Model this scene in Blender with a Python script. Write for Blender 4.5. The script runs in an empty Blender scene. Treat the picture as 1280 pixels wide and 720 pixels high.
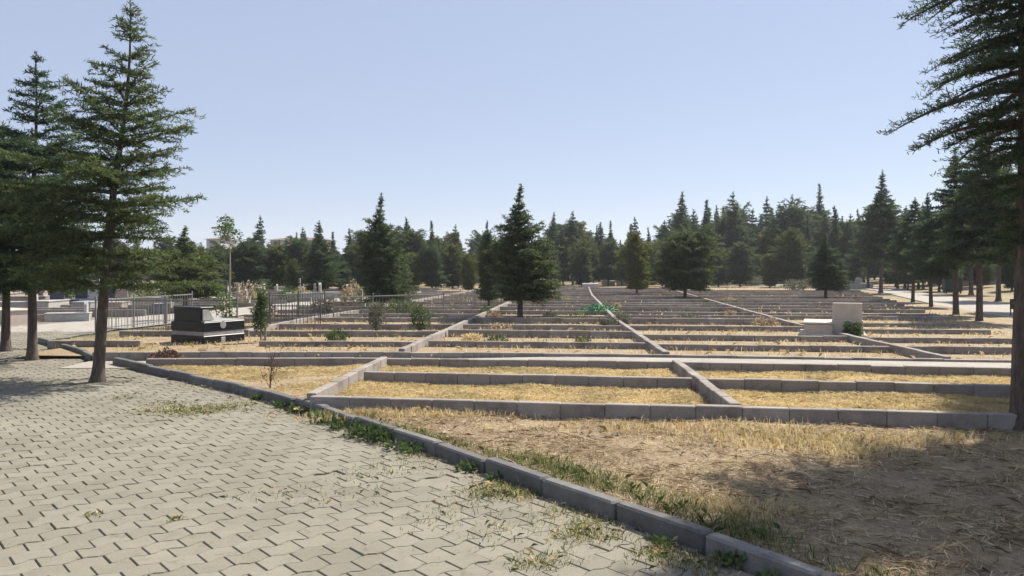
import bpy, math, random
import numpy as np
from mathutils import Vector, Matrix

R = math.radians
rng = np.random.default_rng(7)
random.seed(7)

# ------------------------------------------------------------------ camera, sky, sun, exposure
scene = bpy.context.scene
cam_d = bpy.data.cameras.new("camera")
cam = bpy.data.objects.new("camera", cam_d)
scene.collection.objects.link(cam)
cam.location = (0, 0, 1.6)
cam.rotation_euler = (R(90), 0, 0)
cam_d.sensor_width = 36.0
cam_d.lens = 28.125
cam_d.shift_y = -25 / 1280
cam_d.clip_start = 0.05
cam_d.clip_end = 4000
scene.camera = cam

SUN_EL, SUN_AZ = 49.0, 47.0          # azimuth clockwise from the viewing direction
world = bpy.data.worlds.new("World")
scene.world = world
world.use_nodes = True
wn = world.node_tree
wn.nodes.clear()
sky = wn.nodes.new("ShaderNodeTexSky")
sky.sky_type = 'NISHITA'
sky.sun_disc = False
sky.sun_elevation = R(SUN_EL)
sky.sun_rotation = R(SUN_AZ)
sky.altitude = 1000
sky.air_density = 1.0
sky.dust_density = 0.7
sky.ozone_density = 3.0
bg = wn.nodes.new("ShaderNodeBackground")
bg.inputs['Strength'].default_value = 0.075
wo = wn.nodes.new("ShaderNodeOutputWorld")
veil = wn.nodes.new("ShaderNodeMix")          # thin even summer haze over the blue of the sky
veil.data_type = 'RGBA'
veil.inputs['Factor'].default_value = 0.68
veil.inputs['B'].default_value = (3.9, 4.45, 5.9, 1)
wn.links.new(sky.outputs[0], veil.inputs['A'])
wn.links.new(veil.outputs['Result'], bg.inputs[0])
wn.links.new(bg.outputs[0], wo.inputs[0])

sun_d = bpy.data.lights.new("sun", 'SUN')
sun_d.energy = 5.0
sun_d.angle = R(0.55)
sun_d.color = (1.0, 0.93, 0.82)
sun = bpy.data.objects.new("sun", sun_d)
scene.collection.objects.link(sun)
sdir = Vector((math.sin(R(SUN_AZ)) * math.cos(R(SUN_EL)), math.cos(R(SUN_AZ)) * math.cos(R(SUN_EL)), math.sin(R(SUN_EL))))
sun.rotation_euler = sdir.to_track_quat('Z', 'Y').to_euler()
sun.location = (20, 20, 30)

scene.view_settings.view_transform = 'Standard'
scene.view_settings.look = 'None'
scene.view_settings.exposure = 0.82
scene.view_settings.gamma = 1.0
scene.view_settings.use_curve_mapping = False
scene.render.engine = 'CYCLES'
scene.cycles.use_denoising = True
scene.cycles.max_bounces = 6
scene.cycles.transparent_max_bounces = 8
scene.cycles.volume_bounces = 1

COL = scene.collection

# ------------------------------------------------------------------ helpers
def at(px, py, z=0.0):
    """ground point (at height z) that the photograph shows at this pixel; eye 1.6 m, horizon row 335, focal 1000 px"""
    d = (1.6 - z) * 1000.0 / (py - 335.0)
    return ((px - 640.0) * d / 1000.0, d)

def tag(o, label=None, cat=None, group=None, kind=None):
    if label: o['label'] = label
    if cat: o['category'] = cat
    if group: o['group'] = group
    if kind: o['kind'] = kind
    return o

def empty(name, loc, rz=0.0, sc=1.0):
    o = bpy.data.objects.new(name, None)
    COL.objects.link(o)
    o.location = loc
    o.rotation_euler = (0, 0, rz)
    o.scale = (sc, sc, sc)
    o.empty_display_size = 0.1
    return o

class MB:
    """collects verts and faces, builds one mesh"""
    def __init__(s):
        s.v = []; s.n = 0; s.loops = []; s.cnt = []; s.mi = []
    def add(s, verts, faces, mi=0):
        verts = np.asarray(verts, dtype=np.float64).reshape(-1, 3)
        for f in faces:
            s.loops.append(np.asarray(f, dtype=np.int64) + s.n)
            s.cnt.append(len(f)); s.mi.append(mi)
        s.v.append(verts); s.n += len(verts)
    def add_uniform(s, verts, faces):
        """verts (n,3), faces (m,k) arrays"""
        verts = np.asarray(verts, dtype=np.float64).reshape(-1, 3)
        faces = np.asarray(faces, dtype=np.int64)
        s.loops.append((faces + s.n).reshape(-1))
        s.cnt.extend([faces.shape[1]] * len(faces)); s.mi.extend([0] * len(faces))
        s.v.append(verts); s.n += len(verts)
    def box(s, c, size, rz=0.0, ch=0.0, tilt=(0, 0), mi=0):
        """box by centre and size, edges chamfered by ch"""
        hx, hy, hz = size[0] / 2, size[1] / 2, size[2] / 2
        if ch <= 0:
            v = np.array([(x, y, z) for z in (-hz, hz) for (x, y) in ((-hx, -hy), (hx, -hy), (hx, hy), (-hx, hy))])
            f = [(0, 3, 2, 1), (4, 5, 6, 7), (0, 1, 5, 4), (1, 2, 6, 5), (2, 3, 7, 6), (3, 0, 4, 7)]
        else:
            ch = min(ch, hx * .45, hy * .45, hz * .45)
            def ring(a, b, z):
                return [(-a + ch, -b, z), (a - ch, -b, z), (a, -b + ch, z), (a, b - ch, z), (a - ch, b, z), (-a + ch, b, z), (-a, b - ch, z), (-a, -b + ch, z)]
            v = np.array(ring(hx - ch, hy - ch, -hz) + ring(hx, hy, -hz + ch) + ring(hx, hy, hz - ch) + ring(hx - ch, hy - ch, hz))
            f = [tuple(range(7, -1, -1)), tuple(range(24, 32))]
            for r in range(3):
                for i in range(8):
                    j = (i + 1) % 8
                    f.append((r * 8 + i, r * 8 + j, r * 8 + 8 + j, r * 8 + 8 + i))
        if tilt[0] or tilt[1]:
            m = (Matrix.Rotation(tilt[0], 3, 'X') @ Matrix.Rotation(tilt[1], 3, 'Y'))
            v = v @ np.array(m).T
        cs, sn = math.cos(rz), math.sin(rz)
        v = np.stack([v[:, 0] * cs - v[:, 1] * sn + c[0], v[:, 0] * sn + v[:, 1] * cs + c[1], v[:, 2] + c[2]], 1)
        s.add(v, f, mi)
    def tube(s, pts, radii, sides=6, mi=0, cap=True):
        pts = np.asarray(pts, float); n = len(pts)
        t = np.gradient(pts, axis=0)
        t /= np.linalg.norm(t, axis=1)[:, None] + 1e-9
        ref = np.array([0, 0, 1.0]) if abs(t[0][2]) < .9 else np.array([1.0, 0, 0])
        a = np.cross(t, ref); a /= np.linalg.norm(a, axis=1)[:, None] + 1e-9
        b = np.cross(t, a)
        th = np.linspace(0, 2 * math.pi, sides, endpoint=False)
        rad = np.asarray(radii, float)
        v = pts[:, None, :] + rad[:, None, None] * (np.cos(th)[None, :, None] * a[:, None, :] + np.sin(th)[None, :, None] * b[:, None, :])
        v = v.reshape(-1, 3)
        i = np.arange(n - 1)[:, None] * sides; j = np.arange(sides)[None, :]; k = (j + 1) % sides
        f = np.stack([i + j, i + k, i + sides + k, i + sides + j], -1).reshape(-1, 4)
        base = s.n
        s.add_uniform(v, f)
        if cap:
            s.loops.append(np.arange(sides) + base + (n - 1) * sides); s.cnt.append(sides); s.mi.append(mi)
    def prism(s, outline, z0, z1, mi=0):
        o = np.asarray(outline, float); n = len(o)
        v = np.concatenate([np.c_[o, np.full(n, z0)], np.c_[o, np.full(n, z1)]])
        f = [tuple(range(n - 1, -1, -1)), tuple(range(n, 2 * n))]
        f += [(i, (i + 1) % n, n + (i + 1) % n, n + i) for i in range(n)]
        s.add(v, f, mi)
    def mesh(s, name, mats, smooth=False):
        me = bpy.data.meshes.new(name)
        v = np.concatenate(s.v).astype(np.float32)
        lp = np.concatenate(s.loops).astype(np.int32)
        cnt = np.asarray(s.cnt, np.int32)
        me.vertices.add(len(v)); me.vertices.foreach_set("co", v.ravel())
        me.loops.add(len(lp)); me.loops.foreach_set("vertex_index", lp)
        me.polygons.add(len(cnt))
        st = np.concatenate([[0], np.cumsum(cnt)[:-1]]).astype(np.int32)
        me.polygons.foreach_set("loop_start", st)
        if not isinstance(mats, (list, tuple)): mats = [mats]
        for m in mats: me.materials.append(m)
        me.polygons.foreach_set("material_index", np.asarray(s.mi, np.int32))
        me.polygons.foreach_set("use_smooth", np.full(len(cnt), smooth))
        me.update(calc_edges=True)
        me.validate()
        return me
    def build(s, name, mats, parent=None, smooth=False, loc=None):
        o = bpy.data.objects.new(name, s.mesh(name, mats, smooth))
        COL.objects.link(o)
        if parent is not None: o.parent = parent
        if loc is not None: o.location = loc
        return o

def inst(name, mesh, parent=None, loc=None):
    o = bpy.data.objects.new(name, mesh)
    COL.objects.link(o)
    if parent is not None: o.parent = parent
    if loc is not None: o.location = loc
    return o

# ------------------------------------------------------------------ materials
def mat(name, build, rough=0.9):
    m = bpy.data.materials.new(name)
    m.use_nodes = True
    nt = m.node_tree
    p = nt.nodes['Principled BSDF']
    p.inputs['Roughness'].default_value = rough
    p.inputs['Specular IOR Level'].default_value = 0.3
    build(nt, p)
    return m

def N(nt, t, **kw):
    n = nt.nodes.new(t)
    for k, v in kw.items():
        if k.startswith('i_'): n.inputs[k[2:].replace('_', ' ')].default_value = v
        else: setattr(n, k, v)
    return n

def noise(nt, scale, detail=4, rough=0.55, vec=None, dist=0.0):
    n = N(nt, 'ShaderNodeTexNoise')
    n.inputs['Scale'].default_value = scale
    n.inputs['Detail'].default_value = detail
    n.inputs['Roughness'].default_value = rough
    n.inputs['Distortion'].default_value = dist
    if vec is None:
        vec = N(nt, 'ShaderNodeNewGeometry').outputs['Position']
    nt.links.new(vec, n.inputs['Vector'])
    return n.outputs['Fac']

def ramp(nt, fac, stops):
    r = N(nt, 'ShaderNodeValToRGB')
    e = r.color_ramp.elements
    while len(e) < len(stops): e.new(0.5)
    for el, (p, c) in zip(e, stops):
        el.position = p
        el.color = (c[0], c[1], c[2], 1) if not isinstance(c, (int, float)) else (c, c, c, 1)
    nt.links.new(fac, r.inputs[0])
    return r.outputs[0]

def mix(nt, fac, a, b, mode='MIX'):
    m = N(nt, 'ShaderNodeMix', data_type='RGBA', blend_type=mode)
    for s, v in ((m.inputs['Factor'], fac), (m.inputs['A'], a), (m.inputs['B'], b)):
        if isinstance(v, (int, float)): s.default_value = v
        elif isinstance(v, tuple): s.default_value = (v[0], v[1], v[2], 1)
        else: nt.links.new(v, s)
    return m.outputs['Result']

def bump(nt, p, h, strength=0.3, dist=0.02):
    b = N(nt, 'ShaderNodeBump')
    b.inputs['Strength'].default_value = strength
    b.inputs['Distance'].default_value = dist
    nt.links.new(h, b.inputs['Height'])
    nt.links.new(b.outputs[0], p.inputs['Normal'])

def island(nt):
    return N(nt, 'ShaderNodeNewGeometry').outputs['Random Per Island']

def m_concrete(nt, p):
    base = ramp(nt, island(nt), [(0, (.270, .238, .212)), (.5, (.300, .268, .242)), (1, (.330, .302, .276))])
    st = ramp(nt, noise(nt, 3.0, 6, .65), [(.3, .60), (.5, .95), (.75, 1.1)])
    fine = ramp(nt, noise(nt, 60, 3, .6), [(.3, .82), (.7, 1.08)])
    c = mix(nt, 1.0, mix(nt, 1.0, base, st, 'MULTIPLY'), fine, 'MULTIPLY')
    nt.links.new(c, p.inputs['Base Color'])
    bump(nt, p, noise(nt, 90, 4, .6), .35, .006)
M_BLOCK = mat('concrete_block', m_concrete)

def m_kerb(nt, p):
    base = ramp(nt, island(nt), [(0, (.125, .122, .118)), (1, (.195, .189, .178))])
    st = ramp(nt, noise(nt, 4.0, 6, .65), [(.3, .65), (.6, 1.05)])
    fine = ramp(nt, noise(nt, 80, 3, .6), [(.3, .8), (.7, 1.1)])
    nt.links.new(mix(nt, 1.0, mix(nt, 1.0, base, st, 'MULTIPLY'), fine, 'MULTIPLY'), p.inputs['Base Color'])
    bump(nt, p, noise(nt, 70, 4, .6), .4, .006)
M_KERB = mat('kerb_concrete', m_kerb)
M_MORTAR = mat('mortar', lambda nt, p: nt.links.new(ramp(nt, noise(nt, 30), [(.3, (.22, .195, .17)), (.7, (.30, .27, .24))]), p.inputs['Base Color']))

def m_paver(nt, p):
    base = ramp(nt, island(nt), [(0, (.214, .199, .158)), (.5, (.233, .217, .174)), (1, (.252, .236, .192))])
    big = ramp(nt, noise(nt, .8, 5, .6), [(.3, (.80, .79, .77)), (.7, (1.06, 1.05, 1.03))])
    st = ramp(nt, noise(nt, 7.0, 6, .7), [(.26, (.62, .59, .54)), (.42, (.95, .95, .94)), (.8, (1.06, 1.06, 1.05))])
    fine = ramp(nt, noise(nt, 120, 3, .6), [(.3, .84), (.7, 1.08)])
    c = mix(nt, 1.0, mix(nt, 1.0, mix(nt, 1.0, base, big, 'MULTIPLY'), st, 'MULTIPLY'), fine, 'MULTIPLY')
    nt.links.new(c, p.inputs['Base Color'])
    bump(nt, p, noise(nt, 160, 3, .6), .3, .004)
M_PAVER = mat('paver', m_paver)

def m_bed(nt, p):
    c = ramp(nt, noise(nt, 12, 6, .65), [(.3, (.10, .085, .06)), (.55, (.19, .17, .13)), (.75, (.27, .245, .19))])
    nt.links.new(c, p.inputs['Base Color'])
    bump(nt, p, noise(nt, 80, 4), .5, .006)
M_BED = mat('joint_sand', m_bed)

def m_path(nt, p):
    c = ramp(nt, noise(nt, 2.2, 8, .7), [(.3, (.28, .255, .22)), (.6, (.39, .36, .315))])
    f = ramp(nt, noise(nt, 45, 5, .7), [(.3, .70), (.7, 1.12)])
    nt.links.new(mix(nt, 1.0, c, f, 'MULTIPLY'), p.inputs['Base Color'])
    bump(nt, p, noise(nt, 60, 5), .6, .012)
M_PATH = mat('pale_path', m_path)

def m_ground(nt, p):
    n1 = noise(nt, .35, 8, .65, dist=.4)
    n2 = noise(nt, 2.3, 8, .7)
    n3 = noise(nt, 22, 6, .7)
    n4 = noise(nt, .16, 5, .6)
    soil = ramp(nt, n3, [(.25, (.095, .064, .042)), (.5, (.19, .13, .088)), (.75, (.29, .215, .145))])
    straw = ramp(nt, n3, [(.25, (.17, .13, .065)), (.5, (.29, .235, .125)), (.75, (.40, .335, .19))])
    green = ramp(nt, n3, [(.25, (.05, .06, .02)), (.75, (.14, .15, .06))])
    f = mix(nt, .5, n1, n2)
    a = mix(nt, ramp(nt, f, [(.40, 0), (.56, 1)]), soil, straw)
    b = mix(nt, ramp(nt, n4, [(.48, 0), (.62, .65)]), a, green)
    nt.links.new(b, p.inputs['Base Color'])
    bump(nt, p, mix(nt, .5, n2, n3), .9, .05)
M_GROUND = mat('dry_ground', m_ground)

def m_soil(nt, p):
    n2 = noise(nt, 2.0, 8, .7)
    n3 = noise(nt, 26, 7, .72)
    soil = ramp(nt, n3, [(.25, (.115, .080, .052)), (.5, (.235, .17, .112)), (.75, (.37, .28, .19))])
    straw = ramp(nt, n3, [(.25, (.24, .175, .10)), (.75, (.52, .42, .26))])
    nt.links.new(mix(nt, ramp(nt, n2, [(.38, .15), (.62, .85)]), soil, straw), p.inputs['Base Color'])
    bump(nt, p, mix(nt, .6, n2, n3), 1.0, .05)
M_SOIL = mat('hay_strewn_soil', m_soil)

def m_blades(stops, trans=.25, vary=False):
    def b(nt, p):
        c = ramp(nt, island(nt), stops)
        patch = ramp(nt, noise(nt, 1.6, 4), [(.3, .72), (.7, 1.12)])
        c = mix(nt, 1.0, c, patch, 'MULTIPLY')
        if vary:
            oi = N(nt, 'ShaderNodeObjectInfo')
            c = mix(nt, 1.0, c, ramp(nt, oi.outputs['Random'], [(0, (.72, .82, .95)), (.5, (1, 1, 1)), (1, (1.35, 1.22, .95))]), 'MULTIPLY')
        nt.links.new(c, p.inputs['Base Color'])
        t = N(nt, 'ShaderNodeBsdfTranslucent')
        nt.links.new(c, t.inputs[0])
        mx = N(nt, 'ShaderNodeMixShader'); mx.inputs[0].default_value = trans
        nt.links.new(p.outputs[0], mx.inputs[1]); nt.links.new(t.outputs[0], mx.inputs[2])
        nt.links.new(mx.outputs[0], nt.nodes['Material Output'].inputs['Surface'])
    return b
M_STRAW = mat('straw', m_blades([(0, (.44, .325, .15)), (.4, (.64, .51, .265)), (.8, (.75, .63, .37)), (1, (.78, .70, .49))], .5))
M_HAY = mat('hay', m_blades([(0, (.12, .085, .05)), (.3, (.33, .24, .145)), (.75, (.58, .46, .29)), (1, (.72, .62, .44))], .3))
M_GREEN = mat('green_grass', m_blades([(0, (.075, .110, .030)), (.6, (.16, .20, .065)), (1, (.34, .31, .13))], .4))
M_WEED = mat('weed_leaf', m_blades([(0, (.040, .075, .022)), (.6, (.085, .14, .042)), (1, (.17, .20, .07))], .35))
M_NEEDLE = mat('conifer_needles', m_blades([(0, (.038, .070, .036)), (.5, (.080, .126, .056)), (.85, (.125, .165, .068)), (1, (.18, .18, .09))], .5, True))
M_NEEDLE_B = mat('blue_conifer_needles', m_blades([(0, (.042, .072, .046)), (.6, (.086, .126, .066)), (1, (.135, .168, .082))], .5, True))
M_NEEDLE_O = mat('olive_conifer_needles', m_blades([(0, (.055, .082, .030)), (.5, (.112, .148, .048)), (1, (.185, .19, .072))], .5, True))
M_LEAF = mat('young_leaves', m_blades([(0, (.06, .10, .03)), (.6, (.12, .18, .06)), (1, (.22, .26, .10))], .35))
M_RED = mat('reddish_twigs', m_blades([(0, (.10, .05, .04)), (.6, (.17, .09, .07)), (1, (.24, .15, .11))], .1))
M_DRYBUSH = mat('grey_green_leaves', m_blades([(0, (.10, .11, .07)), (.6, (.18, .19, .13)), (1, (.30, .29, .22))], .2))

def m_bark(nt, p):
    tc = N(nt, 'ShaderNodeTexCoord')
    mp = N(nt, 'ShaderNodeMapping'); mp.inputs['Scale'].default_value = (1, 1, .25)
    nt.links.new(tc.outputs['Object'], mp.inputs[0])
    f = noise(nt, 22, 6, .7, mp.outputs[0])
    nt.links.new(ramp(nt, f, [(.3, (.045, .036, .03)), (.55, (.11, .088, .072)), (.75, (.19, .16, .135))]), p.inputs['Base Color'])
    bump(nt, p, f, .9, .02)
M_BARK = mat('bark', m_bark)
def m_palebark(nt, p):
    nt.links.new(ramp(nt, noise(nt, 25), [(.3, (.20, .17, .13)), (.7, (.36, .32, .26))]), p.inputs['Base Color'])
M_PALEBARK = mat('pale_bark', m_palebark)

def stone(name, c0, c1, rough=.5, scale=9):
    def b(nt, p):
        nt.links.new(ramp(nt, noise(nt, scale, 7, .65), [(.3, c0), (.7, c1)]), p.inputs['Base Color'])
    return mat(name, b, rough)
M_GRANITE = stone('black_granite', (.006, .008, .010), (.016, .019, .022), .28, 60)
M_MARBLE = stone('white_marble', (.29, .283, .27), (.44, .43, .41), .5)
M_GREYM = stone('grey_marble', (.24, .24, .245), (.38, .38, .385), .45)
M_TRAV = stone('beige_travertine', (.44, .375, .31), (.55, .475, .40), .6, 5)
M_DARKST = stone('dark_stone', (.03, .034, .045), (.07, .075, .09), .35, 20)
M_ROSE = stone('weathered_stone', (.24, .20, .175), (.38, .33, .29), .7, 6)
M_IRON = stone('dark_painted_iron', (.055, .058, .060), (.10, .10, .10), .5, 30)
M_PALEIRON = stone('pale_painted_iron', (.15, .15, .145), (.24, .235, .225), .5, 30)
M_NET = stone('green_netting', (.03, .16, .065), (.07, .27, .115), .6, 14)
M_BLUE = stone('blue_plastic', (.02, .04, .20), (.03, .06, .30), .4)
M_SIGN = stone('black_board', (.010, .012, .012), (.02, .022, .022), .5)
M_BIN = stone('dark_green_steel', (.025, .035, .035), (.05, .06, .06), .5)
M_PLASTER = stone('tan_plaster', (.30, .25, .20), (.40, .34, .28), .9, .4)
M_PLASTER2 = stone('grey_plaster', (.34, .33, .33), (.44, .43, .42), .9, .4)
M_ROOF = stone('brown_tiles', (.13, .085, .065), (.20, .13, .10), .9, 1)
M_GLASS = stone('dark_glass', (.03, .035, .045), (.06, .07, .08), .15, 1)

# ------------------------------------------------------------------ terrain
def road_near(y): return 14.4 + .335 * (y - 22.8)
def road_far(y): return 21.3 + .28 * (y - 33)
def tz(x, y):
    x = np.asarray(x, float); y = np.asarray(y, float)
    z = np.clip(y - 82, 0, 400) * .016
    bank = np.clip(x - road_far(y) - 4, 0, 45)
    z = z + bank * .075 * np.clip((y - 10) / 20, 0, 1)
    z = z + np.clip(-x - 40, 0, 60) * .02 * np.clip((y - 30) / 30, 0, 1)
    return z

def grid_sheet(name, xs, ys, zf, m, kind='structure'):
    X, Y = np.meshgrid(xs, ys)
    Z = zf(X, Y)
    v = np.stack([X, Y, Z], -1).reshape(-1, 3)
    nx, ny = len(xs), len(ys)
    i = np.arange(ny - 1)[:, None] * nx + np.arange(nx - 1)[None, :]
    f = np.stack([i, i + 1, i + nx + 1, i + nx], -1).reshape(-1, 4)
    mb = MB(); mb.add_uniform(v, f)
    o = mb.build(name, m, smooth=True)
    tag(o, kind=kind)
    return o

def axis(lo, hi, fine_lo, fine_hi, fine, growth=1.25):
    a = list(np.arange(fine_lo, fine_hi + 1e-6, fine))
    s = fine
    while a[-1] < hi: s *= growth; a.append(a[-1] + s)
    s = fine
    while a[0] > lo: s *= growth; a.insert(0, a[0] - s)
    return np.array(a)
grid_sheet('ground', axis(-1500, 1500, -40, 60, 1.0), axis(-300, 2200, -10, 130, 1.0), lambda x, y: tz(x, y) - .03, M_GROUND)

# --- lines of the place, in metres
KERB = [(3.82, 1.1), at(1025, 718, .118), at(925, 678, .118), at(830, 648, .118), at(750, 620, .118), at(650, 588, .118), at(560, 556, .118),
        at(470, 530, .118), at(400, 507, .118), at(340, 490, .118), at(250, 470, .118), at(140, 447, .118)]
KERB2 = [(-7.25, 13.78), at(105, 439, .118), at(47, 421, .118)]

def resample(pts, step):
    pts = np.asarray(pts, float)
    seg = np.linalg.norm(np.diff(pts, axis=0), axis=1)
    s = np.concatenate([[0], np.cumsum(seg)])
    n = max(1, int(round(s[-1] / step)))
    q = np.linspace(0, s[-1], n + 1)
    return np.stack([np.interp(q, s, pts[:, k]) for k in range(pts.shape[1])], 1)

def block_run(mb, pts, step, thick, z0, h, side=0.0, ch=.01, jit=1.0, gap=.008, core=None):
    """row of blocks along a polyline; side shifts the row to its left normal"""
    q = resample(pts, step)
    for a, b in zip(q[:-1], q[1:]):
        d = b - a; L = np.linalg.norm(d); d = d / L
        nrm = np.array([-d[1], d[0]])
        c = (a + b) / 2 + nrm * (side + random.gauss(0, .004) * jit)
        hh = h + random.gauss(0, .003) * jit
        mb.box((c[0], c[1], z0 + hh / 2), (L - gap, thick, hh), math.atan2(d[1], d[0]) + random.gauss(0, .006) * jit, ch,
               (random.gauss(0, .010) * jit, random.gauss(0, .002) * jit))
        if core is not None:
            c2 = (a + b) / 2 + nrm * side
            core.box((c2[0], c2[1], z0 + (h - .03) / 2), (L - .001, thick - .03, h - .03), math.atan2(d[1], d[0]))

kb = MB(); block_run(kb, KERB, .72, .10, -.12, .232, side=-.05, ch=.014, jit=2.2, gap=.012)
tag(kb.build('kerb', M_KERB), kind='structure')
kb = MB(); block_run(kb, KERB2, .72, .10, -.12, .232, side=-.05, ch=.014, jit=2.2, gap=.012)
tag(kb.build('kerb', M_KERB), kind='structure')

# --- interlocking pavement, every stone real
def inside(poly, x, y):
    poly = np.asarray(poly); r = np.zeros(x.shape, bool)
    for (x1, y1), (x2, y2) in zip(poly, np.roll(poly, -1, axis=0)):
        c = ((y1 > y) != (y2 > y)) & (x < (x2 - x1) * (y - y1) / (y2 - y1 + 1e-12) + x1)
        r ^= c
    return r
PAVE = [(-22, 0.6)] + [(p[0] - .01, p[1] - .01) for p in KERB] + [(-6.6, 13.0), (-6.6, 13.5), (-7.2, 13.55)] + [(p[0] - .03, p[1]) for p in KERB2[1:]] + [(-10.3, 20.5), (-12.6, 26), (-19, 26), (-26, 22)]
TREE_PITS = [at(122, 476), at(40, 449), at(7, 438)]
k = np.array([.655, -.756]); nn = np.array([.756, .655])
PU, PK = .199, .162
ii, jj = np.meshgrid(np.arange(-205, 65), np.arange(-172, 65), indexing='ij')
ii = ii.ravel(); jj = jj.ravel()
cu = jj * PU + (ii % 2) * PU / 2 + PU / 2
ck = ii * PK + PK / 2
cx = cu * nn[0] + ck * k[0]; cy = cu * nn[1] + ck * k[1]
keep = inside(PAVE, cx, cy) & (cx > -.70 * cy - 3.0)
for (tx, ty) in TREE_PITS: keep &= np.hypot(cx - tx, cy - ty) > .40
cu, ck, ii = cu[keep], ck[keep], ii[keep]
def zig(u):
    p = (u / PU) % 1.0
    return np.interp(p, [0, .14, .36, .64, .86, 1.0], [1, 1, -1, -1, 1, 1]) * .013
us = np.array([-.5, -.36, -.14, .14, .36, .5]) * PU
g = .0028
def ring(inset, z):
    uu = us.copy(); uu[0] += g + inset; uu[-1] -= g + inset
    U = cu[:, None] + uu[None, :]
    zz = zig(cu[:, None] + us[None, :])
    top = ck[:, None] + PK / 2 + zz - g * .5 - inset * .7
    bot = ck[:, None] - PK / 2 + zz + g * .5 + inset * .7
    Uf = np.concatenate([U, U[:, ::-1]], 1); Kf = np.concatenate([bot, top[:, ::-1]], 1)
    return Uf, Kf, z
ns = len(cu)
tl = rng.normal(0, .007, (ns, 2)); hz = rng.normal(0, .0015, ns) - .008 * (rng.random(ns) < .008)
# a gentle settling of the whole floor
rings = [ring(0, -.03), ring(0, -.006), ring(.004, 0.0)]
V = []
for Uf, Kf, z in rings:
    X = Uf * nn[0] + Kf * k[0]; Y = Uf * nn[1] + Kf * k[1]
    Z = z + hz[:, None] + tl[:, :1] * (Uf - cu[:, None]) + tl[:, 1:] * (Kf - ck[:, None]) + .006 * np.sin(X * 1.3 + 1) * np.sin(Y * .9)
    V.append(np.stack([X, Y, Z], -1))
V = np.concatenate(V, 1)                      # ns, 36, 3
mb = MB()
flat = V.reshape(-1, 3)
side = []
for r in range(2):
    for i in range(12):
        j = (i + 1) % 12
        side.append((r * 12 + i, r * 12 + j, r * 12 + 12 + j, r * 12 + 12 + i))
off = (np.arange(ns) * 36)[:, None, None]
F4 = (np.array(side)[None] + off).reshape(-1, 4)
mb.add_uniform(flat, F4)
F12 = (np.arange(24, 36)[None] + (np.arange(ns) * 36)[:, None])
mb.loops.append(F12.reshape(-1)); mb.cnt.extend([12] * ns); mb.mi.extend([0] * ns)
tag(mb.build('pavement', M_PAVER), kind='structure')
bed = MB(); bed.add([(p[0], p[1], -.0135) for p in PAVE], [tuple(range(len(PAVE)))])
tag(bed.build('pavement_bed', M_BED), kind='structure')

# --- foreground soil, gravel path between the rows, paved paths
def yA(x): return 8.43 - .153 * x
def yB(x): return 10.60 - .156 * x
def yC(x): return float(np.interp(x, [-5.6, -4.1, -2, .75, 2.7, 7.2, 12], [12.55, 12.75, 12.7, 12.4, 12.2, 11.4, 10.6]))
def yD(x): return float(np.interp(x, [-7.4, -4.4, -1.9, 2.9, 7.9, 13], [13.72, 13.72, 13.86, 13.3, 12.5, 11.7]))
def fore_z(x, y):
    return .045 + .02 * np.sin(x * 1.7 + .4) * np.sin(y * 1.3) + .012 * np.sin(x * 5.1) * np.sin(y * 4.3 + 1)
kx = [p[0] for p in KERB][::-1]; ky = [p[1] for p in KERB][::-1]
def kerb_y(x): return np.interp(x, kx, ky)
xs = np.arange(-6.8, 10.01, .1)
vv, rows_n = [], 60
for x in xs:
    y0 = kerb_y(x) + .07 if x < 3.6 else 1.1
    y1 = min(yA(x) + .05, 13.0) if x > -2.45 else 12.7
    y1 = max(y1, y0 + .02)
    for t in np.linspace(0, 1, rows_n):
        y = y0 + (y1 - y0) * t
        vv.append((x, y, float(fore_z(x, y))))
nx = len(xs)
i = np.arange(nx - 1)[:, None] * rows_n + np.arange(rows_n - 1)[None]
mb = MB(); mb.add_uniform(vv, np.stack([i, i + rows_n, i + rows_n + 1, i + 1], -1).reshape(-1, 4))
tag(mb.build('soil_verge', M_SOIL, smooth=True), kind='structure')

def strip(name, left, right, z, m, zf=None):
    l = resample(left, 1.0); n = len(l)
    r = resample(right, 1.0)
    q = np.linspace(0, 1, n); rr = np.stack([np.interp(q, np.linspace(0, 1, len(r)), r[:, c]) for c in range(2)], 1)
    zz = zf or (lambda x: z)
    v = [(a[0], a[1], float(tz(a[0], a[1])) + zz(a[0])) for a in l] + [(a[0], a[1], float(tz(a[0], a[1])) + zz(a[0])) for a in rr]
    mb = MB(); mb.add(v, [(i, n + i, n + i + 1, i + 1) for i in range(n - 1)])
    return tag(mb.build(name, m), kind='structure')
gx = np.arange(-7.2, 12.1, .8)
strip('gravel_path', [(x, yC(x) + .15) for x in gx], [(x, yD(x) + .05) for x in gx], .115, M_PATH, lambda x: float(np.interp(x, [-6.0, -1.5, 1.2, 12], [.012, .05, .108, .125])))
strip('path', [(-14.6, 20), (-13.3, 23), (-11.8, 28), (-10.8, 33), (-9.2, 45), (-6, 70)], [(-10.4, 20), (-9.8, 23), (-9.0, 28), (-8.1, 33), (-6.5, 45), (-3.5, 70)], .004, M_PATH)
ry = np.concatenate([np.arange(6, 60, 2.0)])
rl = [(road_near(y), y) for y in ry] + [(26.5, 60), (27, 66), (25.5, 72), (18, 78)]
rr = [(road_far(y) + .0, y) for y in ry] + [(29.5, 60), (30.5, 68), (28, 77), (18, 83)]
strip('road', rl, rr, .006, M_PATH)

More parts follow.
